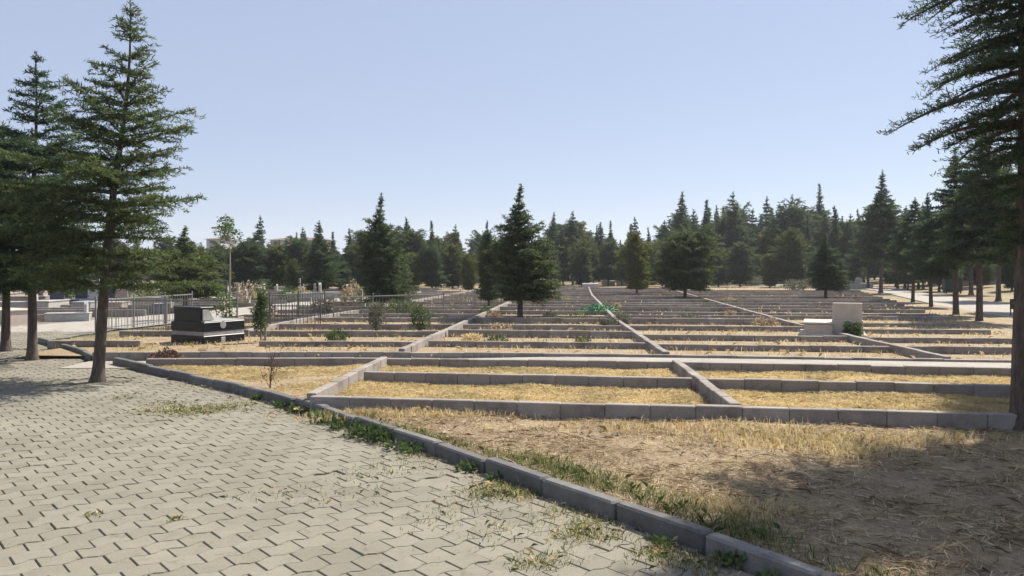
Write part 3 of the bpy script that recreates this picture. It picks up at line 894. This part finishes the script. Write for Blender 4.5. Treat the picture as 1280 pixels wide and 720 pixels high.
# young trees with slender pale stems
def young(px, py, ytop, crown, label, seed, mleaf=M_LEAF, n=700, staked=False, d=None, lo=.55):
    x, y = at(px, py)
    h = 1.6 + (335 - ytop) * y / 1000
    o = empty('young_tree', (x, y, 0))
    s = MB(); rs = random.Random(seed)
    s.tube([(0, 0, -.05), (.02, 0, h * .5), (.0, .02, h)], [.032, .024, .008], 7)
    l = MB()
    for i in range(9):
        z0 = h * rs.uniform(lo, .95); a = rs.uniform(0, 6.28); L = crown * rs.uniform(.5, 1.1)
        e = np.array([math.cos(a) * L, math.sin(a) * L, z0 + L * .7])
        s.tube([(0, 0, z0), e * np.array([.5, .5, 1]) - np.array([0, 0, L * .25]), e], [.010, .007, .003], 4)
        leaf_cloud(l, n // 9, e - np.array([0, 0, L * .2]), (crown * .42, crown * .42, crown * .5), .09, seed + i)
    leaf_cloud(l, n // 9, (0, 0, h * .97), (crown * .3, crown * .3, crown * .5), .08, seed + 20)
    s.build('trunk', M_PALEBARK, o, True)
    l.build('crown', mleaf, o)
    if staked:
        st = MB(); st.box((.10, .03, .35), (.05, .05, .8), .2, .006); st.build('stake', M_PALEBARK, o)
    tag(o, label, 'tree')
young(287, 397, 276, .36, 'slender young tree with pale stem and sparse light leaves behind the black tomb', 61, n=620, lo=.72)
x, y = at(326, 431)
o = empty('young_tree', (x, y, 0))
st = MB(); st.tube([(0, 0, -.05), (.01, 0, .55), (0, .01, 1.02)], [.022, .016, .005], 6); st.build('trunk', M_PALEBARK, o, True)
l = MB()
for zz in np.linspace(.38, 1.0, 9): leaf_cloud(l, 190, (.02 * math.sin(zz * 9), .02 * math.cos(zz * 7), zz), (.15 * (1.15 - zz * .55), .15 * (1.15 - zz * .55), .10), .05, int(zz * 100))
l.build('crown', M_WEED, o)
st = MB(); st.box((.10, -.02, .20), (.045, .045, .52), .2, .006); st.build('stake', M_PALEBARK, o)
tag(o, 'dense narrow sapling tied to a short pale stake right of the black tomb', 'tree')
x, y = at(283, 418)
o = empty('young_tree', (x, y, 0))
st = MB(); st.tube([(0, 0, -.05), (.01, 0, .55), (0, .01, .95)], [.018, .012, .004], 6); st.build('trunk', M_PALEBARK, o, True)
l = MB()
for zz in np.linspace(.15, .95, 9): leaf_cloud(l, 90, (.06 * math.sin(zz * 19), .06 * math.cos(zz * 17), zz), (.17, .17, .09), .06, int(zz * 130))
l.build('crown', M_LEAF, o)
tag(o, 'small green sapling directly behind the black tomb', 'tree')

# --- grass and straw
def blades(name, P, hmin, hmax, w, m, lean=.5, seed=0, flat=False):
    nr = np.random.default_rng(seed); n = len(P)
    a = nr.uniform(0, 2 * math.pi, n)
    d = np.stack([np.cos(a), np.sin(a), np.zeros(n)], 1)
    h = nr.uniform(hmin, hmax, n)
    ww = w * nr.uniform(.6, 1.4, n)
    b = nr.uniform(0, 2 * math.pi, n)
    s = np.stack([np.cos(b), np.sin(b), np.zeros(n)], 1)
    ln = nr.uniform(.1, 1, n) * lean
    if flat:
        upz = nr.uniform(.0, .30, n)
        P = P + np.c_[np.zeros((n, 2)), nr.uniform(.0, .018, n)]
        mid = P + d * (h * .5)[:, None]; mid[:, 2] += upz * h * .5
        tip = P + d * h[:, None]; tip[:, 2] += upz * h * nr.uniform(-.1, 1, n)
        s = np.stack([-d[:, 1], d[:, 0], nr.uniform(-.5, .5, n)], 1)
    else:
        mid = P + d * (h * ln * .35)[:, None]; mid[:, 2] += h * .6
        tip = P + d * (h * ln)[:, None]; tip[:, 2] += h * (1 - .35 * ln)
    hw = (ww * .5)[:, None]
    v = np.stack([P - s * hw, P + s * hw, mid + s * hw * .75, tip, mid - s * hw * .75], 1).reshape(-1, 3)
    mb = MB(); mb.add_uniform(v, (np.arange(n) * 5)[:, None] + np.arange(5)[None])
    o = mb.build(name, m)
    tag(o, kind='stuff')
    return o
def sample_poly(poly, n, nr):
    poly = np.asarray(poly, float); lo, hi = poly.min(0), poly.max(0)
    out = np.zeros((0, 2))
    while len(out) < n:
        p = lo + nr.random((n * 2, 2)) * (hi - lo)
        out = np.concatenate([out, p[inside(poly, p[:, 0], p[:, 1])]])
    return out[:n]
def clumpy(P, nr, scale=1.0, power=1.0):
    f = .5 + .25 * (np.sin(P[:, 0] * 2.1 * scale + 1) * np.sin(P[:, 1] * 2.7 * scale) + np.sin(P[:, 0] * 5.3 * scale + P[:, 1] * 3.1 * scale) * .7 + np.sin(P[:, 1] * 7.7 * scale - P[:, 0] * 4.1 * scale) * .5)
    return P[nr.random(len(P)) < np.clip(f, .08, 1) ** power]
nr = np.random.default_rng(3)
def plot_poly(f0, f1, x0, x1, n=8):
    xs_ = np.linspace(x0, x1, n)
    return [(x, f0(x) + .2) for x in xs_] + [(x, f1(x) - .01) for x in xs_[::-1]]
P = []
for poly, n in ((plot_poly(yA, yB, -2.2, 2.25), 34000), (plot_poly(yA, yB, 2.5, 8.5), 44000), (plot_poly(yB, yC, -2.0, 2.35), 26000), (plot_poly(yB, yC, 2.6, 8.5), 30000),
                ([(-2.5, 9.3), (-2.2, 12.6), (-5.5, 12.5), (-6.2, 13.1)], 24000)):
    P.append(clumpy(sample_poly(poly, n, nr), nr, 1.2, .6))
P = np.concatenate(P)
blades('dry_grass', np.c_[P, plot_z(P[:, 0], P[:, 1]) - .02], .035, .095, .007, M_STRAW, 1.7, 4)
blades('straw', np.c_[P[::2], plot_z(P[::2, 0], P[::2, 1]) + .01], .04, .12, .006, M_STRAW, 1, 44, flat=True)
# straw in the rows behind the gravel path, thinning out with distance
P = sample_poly([(-9, 14), (9.5, 13), (13.5, 24), (-9, 24)], 28000, nr)
P = clumpy(P, nr, .8, 1.1)
P = P[~((P[:, 0] < -7.4) & (P[:, 1] < 15.5))]
blades('dry_grass', np.c_[P, np.full(len(P), .045)], .05, .14, .010, M_STRAW, 1.6, 5)
P = sample_poly([(-9, 24), (14, 24), (24, 64), (-6, 64)], 15000, nr)
P = clumpy(P, nr, .5, 1.4)
blades('dry_grass', np.c_[P, np.full(len(P), .055)], .05, .16, .028, M_STRAW, 1.2, 6)
P = clumpy(sample_poly([(-9, 15.5), (10, 15), (22, 60), (-6, 60)], 9000, nr), nr, .6, 3.0)
blades('green_grass', np.c_[P, np.full(len(P), .03)], .06, .17, .018, M_GREEN, 1.2, 45)
# hay lying on the foreground soil
FP = [(x, kerb_y(x) + .15) for x in np.linspace(-2.4, 3.5, 20)] + [(8, 1.5), (8.5, 7.2), (-2.4, 8.85)]
P = sample_poly(FP, 95000, nr)
P = clumpy(P, nr, 1.1, 1.1)
blades('hay', np.c_[P, fore_z(P[:, 0], P[:, 1])], .03, .17, .0052, M_HAY, 1, 7, flat=True)
P = clumpy(sample_poly(FP, 16000, nr), nr, 1.1, 1.0)
blades('dry_stubble', np.c_[P, fore_z(P[:, 0], P[:, 1]) - .005], .02, .07, .004, M_HAY, 1.1, 8)
# longer yellow tufts in front of the nearest wall
P = np.concatenate([np.random.default_rng(i).normal((cx_, cy_), (sx_, sy_), (n_, 2)) for i, (cx_, cy_, sx_, sy_, n_) in enumerate(
    [(2.35, 7.3, .45, .25, 2600), (2.9, 6.9, .35, .2, 1300), (1.3, 7.75, .5, .12, 900), (-1.0, 8.35, .7, .08, 900), (3.6, 7.2, .4, .15, 900), (1.35, 5.2, .10, .08, 350), (1.55, 5.1, .12, .08, 300), (-1.5, 8.3, .3, .12, 700)])])
P = P[P[:, 1] < yA(P[:, 0]) - .01]
blades('dry_grass', np.c_[P, fore_z(P[:, 0], P[:, 1]) - .01], .04, .13, .0045, M_STRAW, 1.2, 9)

def along_kerb(t0, t1, n, off, spread, nr):
    """points along the kerb between two x values, off>0 towards the soil"""
    xq = nr.uniform(t0, t1, n)
    return np.c_[xq + .756 * (off + nr.normal(0, spread, n)), kerb_y(xq) + .655 * (off + nr.normal(0, spread, n))]
# green grass inside the kerb
P = np.concatenate([along_kerb(-1.2, .4, 1500, .24, .09, nr), along_kerb(-.3, 1.2, 4200, .38, .17, nr), along_kerb(1.0, 1.8, 900, .28, .12, nr), along_kerb(-2.0, -.8, 500, .2, .05, nr)])
P = clumpy(P, nr, 2.2, .5)
blades('green_grass', np.c_[P, fore_z(P[:, 0], P[:, 1]) - .01], .03, .10, .005, M_GREEN, 1.1, 10)
# grass growing out of the paver joints
spots = [(240, 513, .30, .12, 2400), (205, 506, .16, .08, 450), (300, 506, .18, .07, 300), (160, 497, .2, .08, 200), (180, 515, .14, .06, 150), (620, 613, .15, .09, 900), (655, 617, .09, .06, 300), (725, 665, .11, .07, 420),
         (740, 650, .10, .06, 160), (820, 690, .10, .06, 380), (850, 700, .08, .05, 220), (690, 700, .10, .06, 150), (660, 705, .09, .05, 110), (475, 590, .2, .10, 220), (430, 620, .25, .12, 160), (560, 640, .2, .15, 180),
         (520, 570, .2, .1, 200), (640, 660, .2, .12, 180), (330, 620, .2, .06, 110), (220, 650, .05, .03, 70), (115, 645, .04, .02, 60), (60, 480, .2, .1, 100), (890, 710, .10, .06, 250), (700, 640, .12, .06, 120), (760, 672, .10, .05, 120)]
P, Q = [], []
for i, (px, py, sx, sy, n) in enumerate(spots):
    x, y = at(px, py)
    a = np.random.default_rng(100 + i).normal((0, 0), (sx, sy * 1.5), (n, 2))
    P.append(np.c_[x + a[:, 0] * .8 + a[:, 1] * .3, y + a[:, 1]])
P = np.concatenate(P)
P = P[P[:, 1] < kerb_y(P[:, 0]) - .02]
n1 = np.random.default_rng(9).random(len(P)) < .75
blades('green_grass', np.c_[P[n1], np.full(n1.sum(), -.005)], .012, .05, .005, M_GREEN, 1.6, 11)
blades('dry_grass', np.c_[P[~n1], np.full((~n1).sum(), -.005)], .015, .06, .004, M_STRAW, 1.6, 12)
# thin litter along the joints near the kerb
P = along_kerb(-4.5, 2.3, 1500, -.16, .14, nr); P = P[P[:, 1] < kerb_y(P[:, 0]) - .02]
blades('dry_grass', np.c_[P, np.full(len(P), 0)], .01, .05, .004, M_HAY, 1.5, 13)
# small stones and clods lying on the soil
mb = MB(); sr = np.random.default_rng(77)
Q = sample_poly(FP, 420, sr)
icov = np.array([(1, 0, 0), (-1, 0, 0), (0, 1, 0), (0, -1, 0), (0, 0, 1), (0, 0, -1)], float)
icof = [(0, 2, 4), (2, 1, 4), (1, 3, 4), (3, 0, 4), (2, 0, 5), (1, 2, 5), (3, 1, 5), (0, 3, 5)]
for (qx, qy) in Q:
    r_ = min(.03, .006 + sr.exponential(.006))
    a_ = sr.uniform(0, 6.28); c_, s_ = math.cos(a_), math.sin(a_)
    vv_ = icov * (r_ * sr.uniform(.6, 1.3, (6, 1))) * np.array([1, sr.uniform(.6, 1), sr.uniform(.5, .8)])
    vv_ = np.stack([vv_[:, 0] * c_ - vv_[:, 1] * s_ + qx, vv_[:, 0] * s_ + vv_[:, 1] * c_ + qy, vv_[:, 2] + float(fore_z(qx, qy)) + r_ * .3], 1)
    mb.add(vv_, icof)
tag(mb.build('pebbles', M_ROSE), kind='stuff')
# leafy weeds at the foot of the kerb
mb = MB(); wr = random.Random(4)
for (x0, x1, n, sz) in ((-2.55, -2.0, 6, .05), (-2.0, -1.6, 9, .07), (-1.45, -1.0, 15, .10), (-.95, -.72, 4, .06), (-3.3, -2.5, 4, .04), (.9, 1.7, 5, .05), (-.6, -.1, 3, .04)):
    for i in range(n):
        xq = wr.uniform(x0, x1); off = -wr.uniform(.03, .16)
        leaf_cloud(mb, 42, (xq + .756 * off, float(kerb_y(xq)) + .655 * off, sz * .5), (sz, sz, sz * .7), .045, wr.randrange(999), up=.35)
tag(mb.build('kerb_weeds', M_WEED), kind='stuff')
# green clumps in the far lanes
P = []
for i, (px, py, sx, sy, n) in enumerate([(950, 425, 1.0, .12, 1500), (700, 386, .8, .4, 800), (550, 383, 2.2, .5, 1500), (345, 418, .5, .1, 500), (480, 418, .6, .3, 500), (900, 372, 2, .6, 500), (410, 400, 1.0, .4, 600)]):
    x, y = at(px, py); P.append(np.random.default_rng(300 + i).normal((x, y), (sx, sy), (n, 2)))
P = np.concatenate(P)
blades('green_grass', np.c_[P, np.full(len(P), -.02)], .06, .16, .012, M_GREEN, 1.0, 14)

# ------------------------------------------------------------------ tombs
x, y = at(254, 433.3)
o = empty('black_tomb', (x, y, 0), R(-30))
# local axes: -x runs to the left back face, +y runs away; the lit right side faces +x
tl0 = MB(); tl0.box((-.46, .50, .10), (1.02, 1.06, .22), 0, .008); tl0.build('plinth', M_GRANITE, o)
b = MB(); b.box((-.46, .50, .255), (1.00, 1.04, .085), 0, .004); b.build('marble_band', M_GREYM, o)
b = MB(); b.box((-.46, .50, .395), (1.02, 1.06, .19), 0, .008); b.build('body', M_GRANITE, o)
b = MB(); b.box((-.46, .52, .502), (1.00, 1.00, .02), 0, .004); b.build('cover_slab', M_GREYM, o)
hs = MB()
pr = [(.02, .492), (.30, .492), (.16, .76), (.02, .76)]         # profile in y,z, sloping front face
v = [(xx, yy, zz) for xx in (-.93, -.10) for yy, zz in pr]
hs.add(v, [(0, 1, 2, 3), (7, 6, 5, 4), (0, 4, 5, 1), (1, 5, 6, 2), (2, 6, 7, 3), (3, 7, 4, 0)])
hs.build('headstone', M_GRANITE, o)
b = MB(); b.box((-.515, .17, .778), (.86, .33, .035), 0, .008); b.build('headstone_cap', M_GRANITE, o)
b = MB()
v = [(xx, yy, zz) for xx in (-.095, -.065) for yy, zz in [(.05, .525), (.33, .525), (.18, .745), (.05, .745)]]
b.add(v, [(0, 1, 2, 3), (7, 6, 5, 4), (0, 4, 5, 1), (1, 5, 6, 2), (2, 6, 7, 3), (3, 7, 4, 0)]); b.build('lit_side_panel', M_MARBLE, o)  # added white panel, its colour stands in for sun on the headstone's right side
b = MB(); th = np.linspace(0, 2 * math.pi, 20, endpoint=False)
v = [(.051 + .012 * e, .45 + .075 * math.cos(t), .42 + .075 * math.sin(t)) for e in (0, 1) for t in th]
b.add(v, [tuple(range(20, 40))] + [(i, (i + 1) % 20, 20 + (i + 1) % 20, 20 + i) for i in range(20)]); b.build('round_ornament', M_GREYM, o)
b = MB(); b.box((.058, .45, .10), (.02, .11, .13), 0, .004); b.build('plaque', M_GREYM, o)
tag(o, 'black granite tomb with pale band and sloping headstone beside the gravel path', 'tomb')

x, y = at(1023, 425)
o = empty('beige_tomb', (x, y, 0), R(-21))
b = MB(); b.box((.29, .60, .05), (1.40, 1.34, .18), 0, .012); b.build('plinth', M_TRAV, o)
b = MB(); b.box((.0, .62, .235), (.60, 1.2, .23), 0, .012); b.build('body', M_TRAV, o)
b = MB(); b.box((.0, .62, .37), (.64, 1.24, .04), 0, .008); b.build('cover_slab', M_TRAV, o)
b = MB(); b.box((.60, .22, .20), (.64, .26, .50), 0, .012); b.build('pedestal', M_TRAV, o)
b = MB(); b.box((.60, .22, .635), (.60, .17, .38), 0, .012); b.build('headstone', M_TRAV, o)
tag(o, 'stepped beige tomb with tall headstone and a bush at its right side', 'tomb')

# generic graves, copied about the far lanes
def grave_meshes(m_body, m_head, arch, w=.85, l=1.9, hh=.95, seed=0):
    a, h, c = MB(), MB(), MB()
    a.box((0, l / 2, .17), (w, l, .40), 0, .015)
    c.box((0, l / 2, .39), (w + .06, l + .06, .05), 0, .01)
    if arch:
        t = np.linspace(0, math.pi, 9)
        prof_ = [(-w * .36, .36)] + [(-w * .36 * math.cos(q), hh * .78 + .2 * hh * math.sin(q)) for q in t] + [(w * .36, .36)]
        v = [(px_, yy, pz_) for yy in (l * .9 - .06, l * .9 + .06) for px_, pz_ in prof_]; n = len(prof_)
        h.add(v, [tuple(range(n)), tuple(range(2 * n - 1, n - 1, -1))] + [(i, n + i, n + (i + 1) % n, (i + 1) % n) for i in range(n)])
    else:
        h.box((0, l * .9, .36 + hh * .32), (w * .7, .13, hh * .66), 0, .012)
    return a.mesh('body', m_body), c.mesh('cover_slab', m_body), h.mesh('headstone', m_head)
G_W = grave_meshes(M_MARBLE, M_MARBLE, True); G_G = grave_meshes(M_GREYM, M_MARBLE, False); G_D = grave_meshes(M_DARKST, M_DARKST, False, hh=1.1)
G_B = grave_meshes(M_TRAV, M_TRAV, True); G_S = grave_meshes(M_ROSE, M_ROSE, False); G_WD = grave_meshes(M_MARBLE, M_DARKST, False, hh=1.1)
def grave(ms, x, y, rz, label, group, sc=1.0):
    o = empty('grave', (x, y, float(tz(x, y))), rz, sc)
    for n_, m_ in zip(('body', 'cover_slab', 'headstone'), ms): inst(n_, m_, o)
    return tag(o, label, 'grave', group)
kinds = {'white marble': (G_W, 3), 'grey marble': (G_G, 4), 'dark stone': (G_D, 4), 'beige': (G_B, 3), 'weathered stone': (G_S, 7), 'white marble with a dark headstone': (G_WD, 2)}
keys = [k_ for k_, (m_, w_) in kinds.items() for _ in range(w_)]
gr = random.Random(17)
for r in range(9):
    yr = 30 + r * 4.4
    for xx in np.arange(-.60 * yr - 3, -.22 * yr, 1.55):
        if gr.random() < .10: continue
        px = 640 + 1000 * xx / yr
        if -12.9 + .24 * (yr - 24) - .7 < xx < -9.4 + .15 * (yr - 24) + 1: continue
        k_ = gr.choice(keys)
        grave(kinds[k_][0], xx + gr.uniform(-.2, .2), yr + gr.uniform(-.5, .5), R(gr.choice([100, -80, 8])) + gr.uniform(-.06, .06),
              f'far {k_} grave among the crowded tombs on the left', f'far {k_} graves on the left', gr.uniform(.62, .95))
def grave_px(ms, px, py, rz, label, sc=1.0, group='pale graves seen far back'):
    x, y = at(px, py); return grave(ms, x, y, rz, label, group, sc)
grave_px(G_B, 24, 405, R(60), 'upright beige grave standing between the two left edge trunks', 1.0)
grave_px(G_W, 58, 402, R(-70), 'white marble grave just right of the second left edge trunk', .62)
grave_px(G_D, 87, 385, R(10), 'small dark headstone shape standing in for a shrub, left of the tall cedar', .8)  # grave copy stands in for a dark shrub with a blue bag
grave_px(G_WD, 263, 385, R(8), 'grave with black headstone on a white body right above the black tomb', 1.0)
grave_px(G_W, 763, 357, R(5), 'white grave behind the rows, left of a pair by the far lane end', 1.0)
grave_px(G_G, 783, 357, R(5), 'grey grave behind the rows, right of a pair by the far lane end', 1.1)
grave_px(G_W, 893, 356, R(5), 'small white grave beneath the tree line, right of the round topped conifer', .9)
grave_px(G_G, 952, 356, R(5), 'pale grave left of the large grey dry bush', 1.2)
grave_px(G_W, 1056, 362, R(85), 'white marble grave with long side turned, behind the beige tomb', 1.1)
grave_px(G_G, 1072, 361, R(80), 'grey marble grave next to the white one near the road bend', 1.1)
grave_px(G_W, 1086, 360, R(5), 'white grave under the dark conifer by the road bend', .9)
grave_px(G_W, 1044, 357, R(5), 'small white grave between thin trunks near the road bend', 1.0)
grave_px(G_G, 545, 358, R(5), 'grey grave left of the middle tree, under the tree line', 1.0)
grave_px(G_W, 568, 356, R(5), 'white grave left of the middle tree, under the tree line', 1.0)

# pale slab at the end of the middle lane
x, y = at(738, 361)
mb = MB(); mb.box((x + .0, y, .20), (1.25, 2.6, .42), R(-5), .02)
o = mb.build('slab', M_MARBLE); tag(o, 'pale flat slab at the far end of the middle lane', 'slab')

# heap of green netting
x, y = at(744, 395)
o = empty('netting_heap', (x, y, 0))
rs = random.Random(8)
tb = MB()
for i in range(46):
    a0 = rs.uniform(0, 6.28); rx, ryy = rs.uniform(.15, .5), rs.uniform(.1, .3)
    cx_, cy_ = rs.uniform(-.35, .35), rs.uniform(-.15, .2); hz_ = rs.uniform(.1, .40) * (1 - abs(cx_))
    t = np.linspace(0, rs.uniform(2.5, 6.5), 16)
    pts = np.stack([cx_ + rx * np.cos(t + a0), cy_ + ryy * np.sin(t + a0), .03 + hz_ * (.5 + .5 * np.sin(t * rs.uniform(1, 2) + a0))], 1)
    tb.tube(pts, np.full(16, rs.uniform(.012, .022)), 5)
tb.build('coils', M_NET, o, True)
g_ = MB(); nx_, ny_ = 22, 14
X, Y = np.meshgrid(np.linspace(-.6, .6, nx_), np.linspace(-.32, .32, ny_))
rn = np.random.default_rng(5)
Z = .24 * np.exp(-(X / .45) ** 2 - (Y / .25) ** 2) * (1 + .5 * np.sin(X * 14) * np.cos(Y * 17)) + rn.normal(0, .012, X.shape) + .01
v = np.concatenate([np.stack([X, Y, Z], -1).reshape(-1, 3), np.stack([X, Y, Z - .012], -1).reshape(-1, 3)])
i = np.arange(ny_ - 1)[:, None] * nx_ + np.arange(nx_ - 1)[None]
f = np.stack([i, i + 1, i + nx_ + 1, i + nx_], -1).reshape(-1, 4)
g_.add_uniform(v, np.concatenate([f, f[:, ::-1] + nx_ * ny_])); g_.build('sheet', M_NET, o)
tag(o, 'crumpled heap of green netting lying on the middle lane divider', 'netting')

# ------------------------------------------------------------------ iron railings round plots
def railing(p0, p1, z0, h, m, label, panel=1.5, bar=.13, thin=.005):
    p0, p1 = np.array(p0, float), np.array(p1, float)
    L = np.linalg.norm(p1 - p0); d = (p1 - p0) / L; rz = math.atan2(d[1], d[0])
    o = empty('iron_railing', (p0[0], p0[1], z0), rz)
    n = max(1, int(round(L / panel)))
    for i in range(n + 1):
        b = MB(); b.box((i * L / n, 0, h / 2 + .02), (.035, .035, h + .08), 0, .004); b.build('post', m, o)
    r = MB()
    for zz in (.06, h - .04): r.box((L / 2, 0, zz), (L, .02, .03), 0, .003)
    r.build('rail', m, o)
    bb = MB()
    for xx in np.arange(bar, L, bar): bb.box((xx, 0.0, h / 2), (thin * 2, thin * 2, h), 0)
    bb.build('bars', m, o)
    tag(o, label, 'railing', 'iron railings round the plots')
railing((-10.2, 19.6), (-6.7, 19.5), .05, .80, M_PALEIRON, 'thin pale iron railing behind the tall cedar and black tomb')
railing((-10.2, 19.75), (-9.6, 24.0), .05, .80, M_PALEIRON, 'thin railing side running back along the pale path')
railing((-6.55, 21.6), (-5.6, 23.9), .05, .85, M_IRON, 'dark iron railing in front of the stout trunked conifer', bar=.12, thin=.006)
railing((-6.6, 21.55), (-5.15, 21.5), .0, .62, M_IRON, 'short dark iron railing right of the staked sapling', bar=.10, thin=.008)
railing((-5.4, 24.2), (-1.3, 28.2), .05, .70, M_PALEIRON, 'long thin railing running behind the dark spired conifer', bar=.12)

# ------------------------------------------------------------------ small things by the road and far back
x, y = at(1267, 395)
o = empty('notice_board', (x, y, 0), R(8))
b = MB(); b.box((0, 0, .40), (.26, .04, .34), 0, .008); b.build('board', M_SIGN, o)
for s_ in (-.08, .08):
    b = MB(); b.box((s_, .035, .15), (.03, .03, .40), 0, .003); b.build('leg', M_IRON, o)
b = MB()
for zz, ww in ((.47, .16), (.42, .18), (.37, .12)): b.box((0, -.0215, zz), (ww, .004, .012))
b.build('markings', M_GREYM, o)
tag(o, 'small black notice board beside the big cedar trunk at the right edge', 'sign')

x, y = at(1192, 367)
o = empty('waste_container', (x, y, 0), R(-18))
b = MB(); b.box((0, .4, .60), (1.0, .9, .95), 0, .05); b.build('body', M_BIN, o)
b = MB(); b.box((0, .4, 1.11), (1.06, .96, .08), 0, .03); b.build('lid', M_BIN, o)
for sx_ in (-.4, .4):
    for sy_ in (.08, .72):
        b = MB(); b.box((sx_, sy_, .07), (.08, .12, .14), 0, .02); b.build('wheel', M_SIGN, o)
b = MB(); b.box((.515, .4, .65), (.02, .6, .5), 0, .01); b.build('lit_side_panel', M_GREYM, o)  # pale colour paints sunlight onto the dark container's right face
tag(o, 'dark waste container standing across the road between trunks', 'container')

x, y = at(319, 361)
mb = MB(); prof_ = [(.0, .0), (.30, .0), (.33, .08), (.33, .36), (.35, .40), (.33, .44), (.33, .72), (.29, .80), (0, .80)]
th = np.linspace(0, 2 * math.pi, 16, endpoint=False)
v = [(r_ * math.cos(t), r_ * math.sin(t), z_) for r_, z_ in prof_[1:-1] for t in th]; n_ = len(prof_) - 2
mb.add([(a + x, b_ + y, c) for a, b_, c in v], [tuple((n_ - 1) * 16 + i for i in range(16))] + [(r_ * 16 + i, r_ * 16 + (i + 1) % 16, r_ * 16 + 16 + (i + 1) % 16, r_ * 16 + 16 + i) for r_ in range(n_ - 1) for i in range(16)])
o = mb.build('barrel', M_BLUE, smooth=False); tag(o, 'blue plastic barrel among the far tombs behind the slender tree', 'barrel')

mb = MB()
for i in range(14):
    xx = 36 + i * 2.0; yy = 64 - i * .3
    mb.box((xx, yy, float(tz(xx, yy)) + .22), (1.98, .25, .6), R(-8), .03)
o = mb.build('boundary_wall', M_ROSE); tag(o, 'long low boundary wall on the bank beyond the road', 'wall', kind='thing')

# distant apartment blocks and hill
def block(px0, px1, ytop, d, floors, mw, label, roof=True):
    x0, x1 = (px0 - 640) * d / 1000, (px1 - 640) * d / 1000
    h = 1.6 + (335 - ytop) * d / 1000
    zb = float(tz((x0 + x1) / 2, d))
    w = x1 - x0; o = empty('apartment_building', ((x0 + x1) / 2, d, zb))
    H_ = h - zb
    b = MB(); b.box((0, 6, H_ * .44), (w, 12, H_ * .88)); b.build('wall', mw, o)
    r = MB()
    hr = H_ * .12; e = .7
    v = [(-w / 2 - e, -e, H_ * .882), (w / 2 + e, -e, H_ * .882), (w / 2 + e, 12 + e, H_ * .882), (-w / 2 - e, 12 + e, H_ * .882), (-w / 2 + 3, 6, H_), (w / 2 - 3, 6, H_)]
    r.add(v, [(0, 1, 5, 4), (1, 2, 5), (2, 3, 4, 5), (3, 0, 4), (3, 2, 1, 0)]); r.build('roof', M_ROOF, o)
    fh = H_ * .88 / floors
    for f_ in range(floors):
        for xx in np.arange(-w / 2 + 1.5, w / 2 - 1, 3.2):
            b = MB(); b.box((xx, -.02, fh * (f_ + .55)), (1.3, .1, fh * .45)); b.build('window', M_GLASS, o)
    tag(o, label, 'building', 'apartment blocks beyond the tree line')
block(338, 408, 296, 230, 4, M_PLASTER, 'wide tan apartment block with brown roof showing above the left tree line')
block(508, 533, 298, 240, 4, M_PLASTER2, 'small grey block showing above the tree line left of the middle tree')
block(258, 276, 295, 210, 4, M_PLASTER2, 'narrow pale block showing beside the slender young tree')
hx, hy = np.linspace(40, 420, 60), np.linspace(240, 520, 30)
grid_sheet('hills', hx, hy, lambda x, y: 18 * np.exp(-((x - 150) / 75) ** 2 - ((y - 380) / 90) ** 2) + 4 * np.sin(x * .05) + tz(x * 0, y) - 6, M_GROUND)

# ------------------------------------------------------------------ air
def m_haze(nt, p):
    nt.nodes.remove(p)
    v = N(nt, 'ShaderNodeVolumePrincipled')
    v.inputs['Color'].default_value = (.82, .88, 1.0, 1)
    v.inputs['Density'].default_value = .00042
    v.inputs['Anisotropy'].default_value = .3
    nt.links.new(v.outputs[0], nt.nodes['Material Output'].inputs['Volume'])
M_HAZE = mat('haze', m_haze)
mb = MB(); mb.box((20, 420, 22), (2400, 1400, 60))
HAZE = mb.build('haze', M_HAZE); tag(HAZE, kind='stuff')
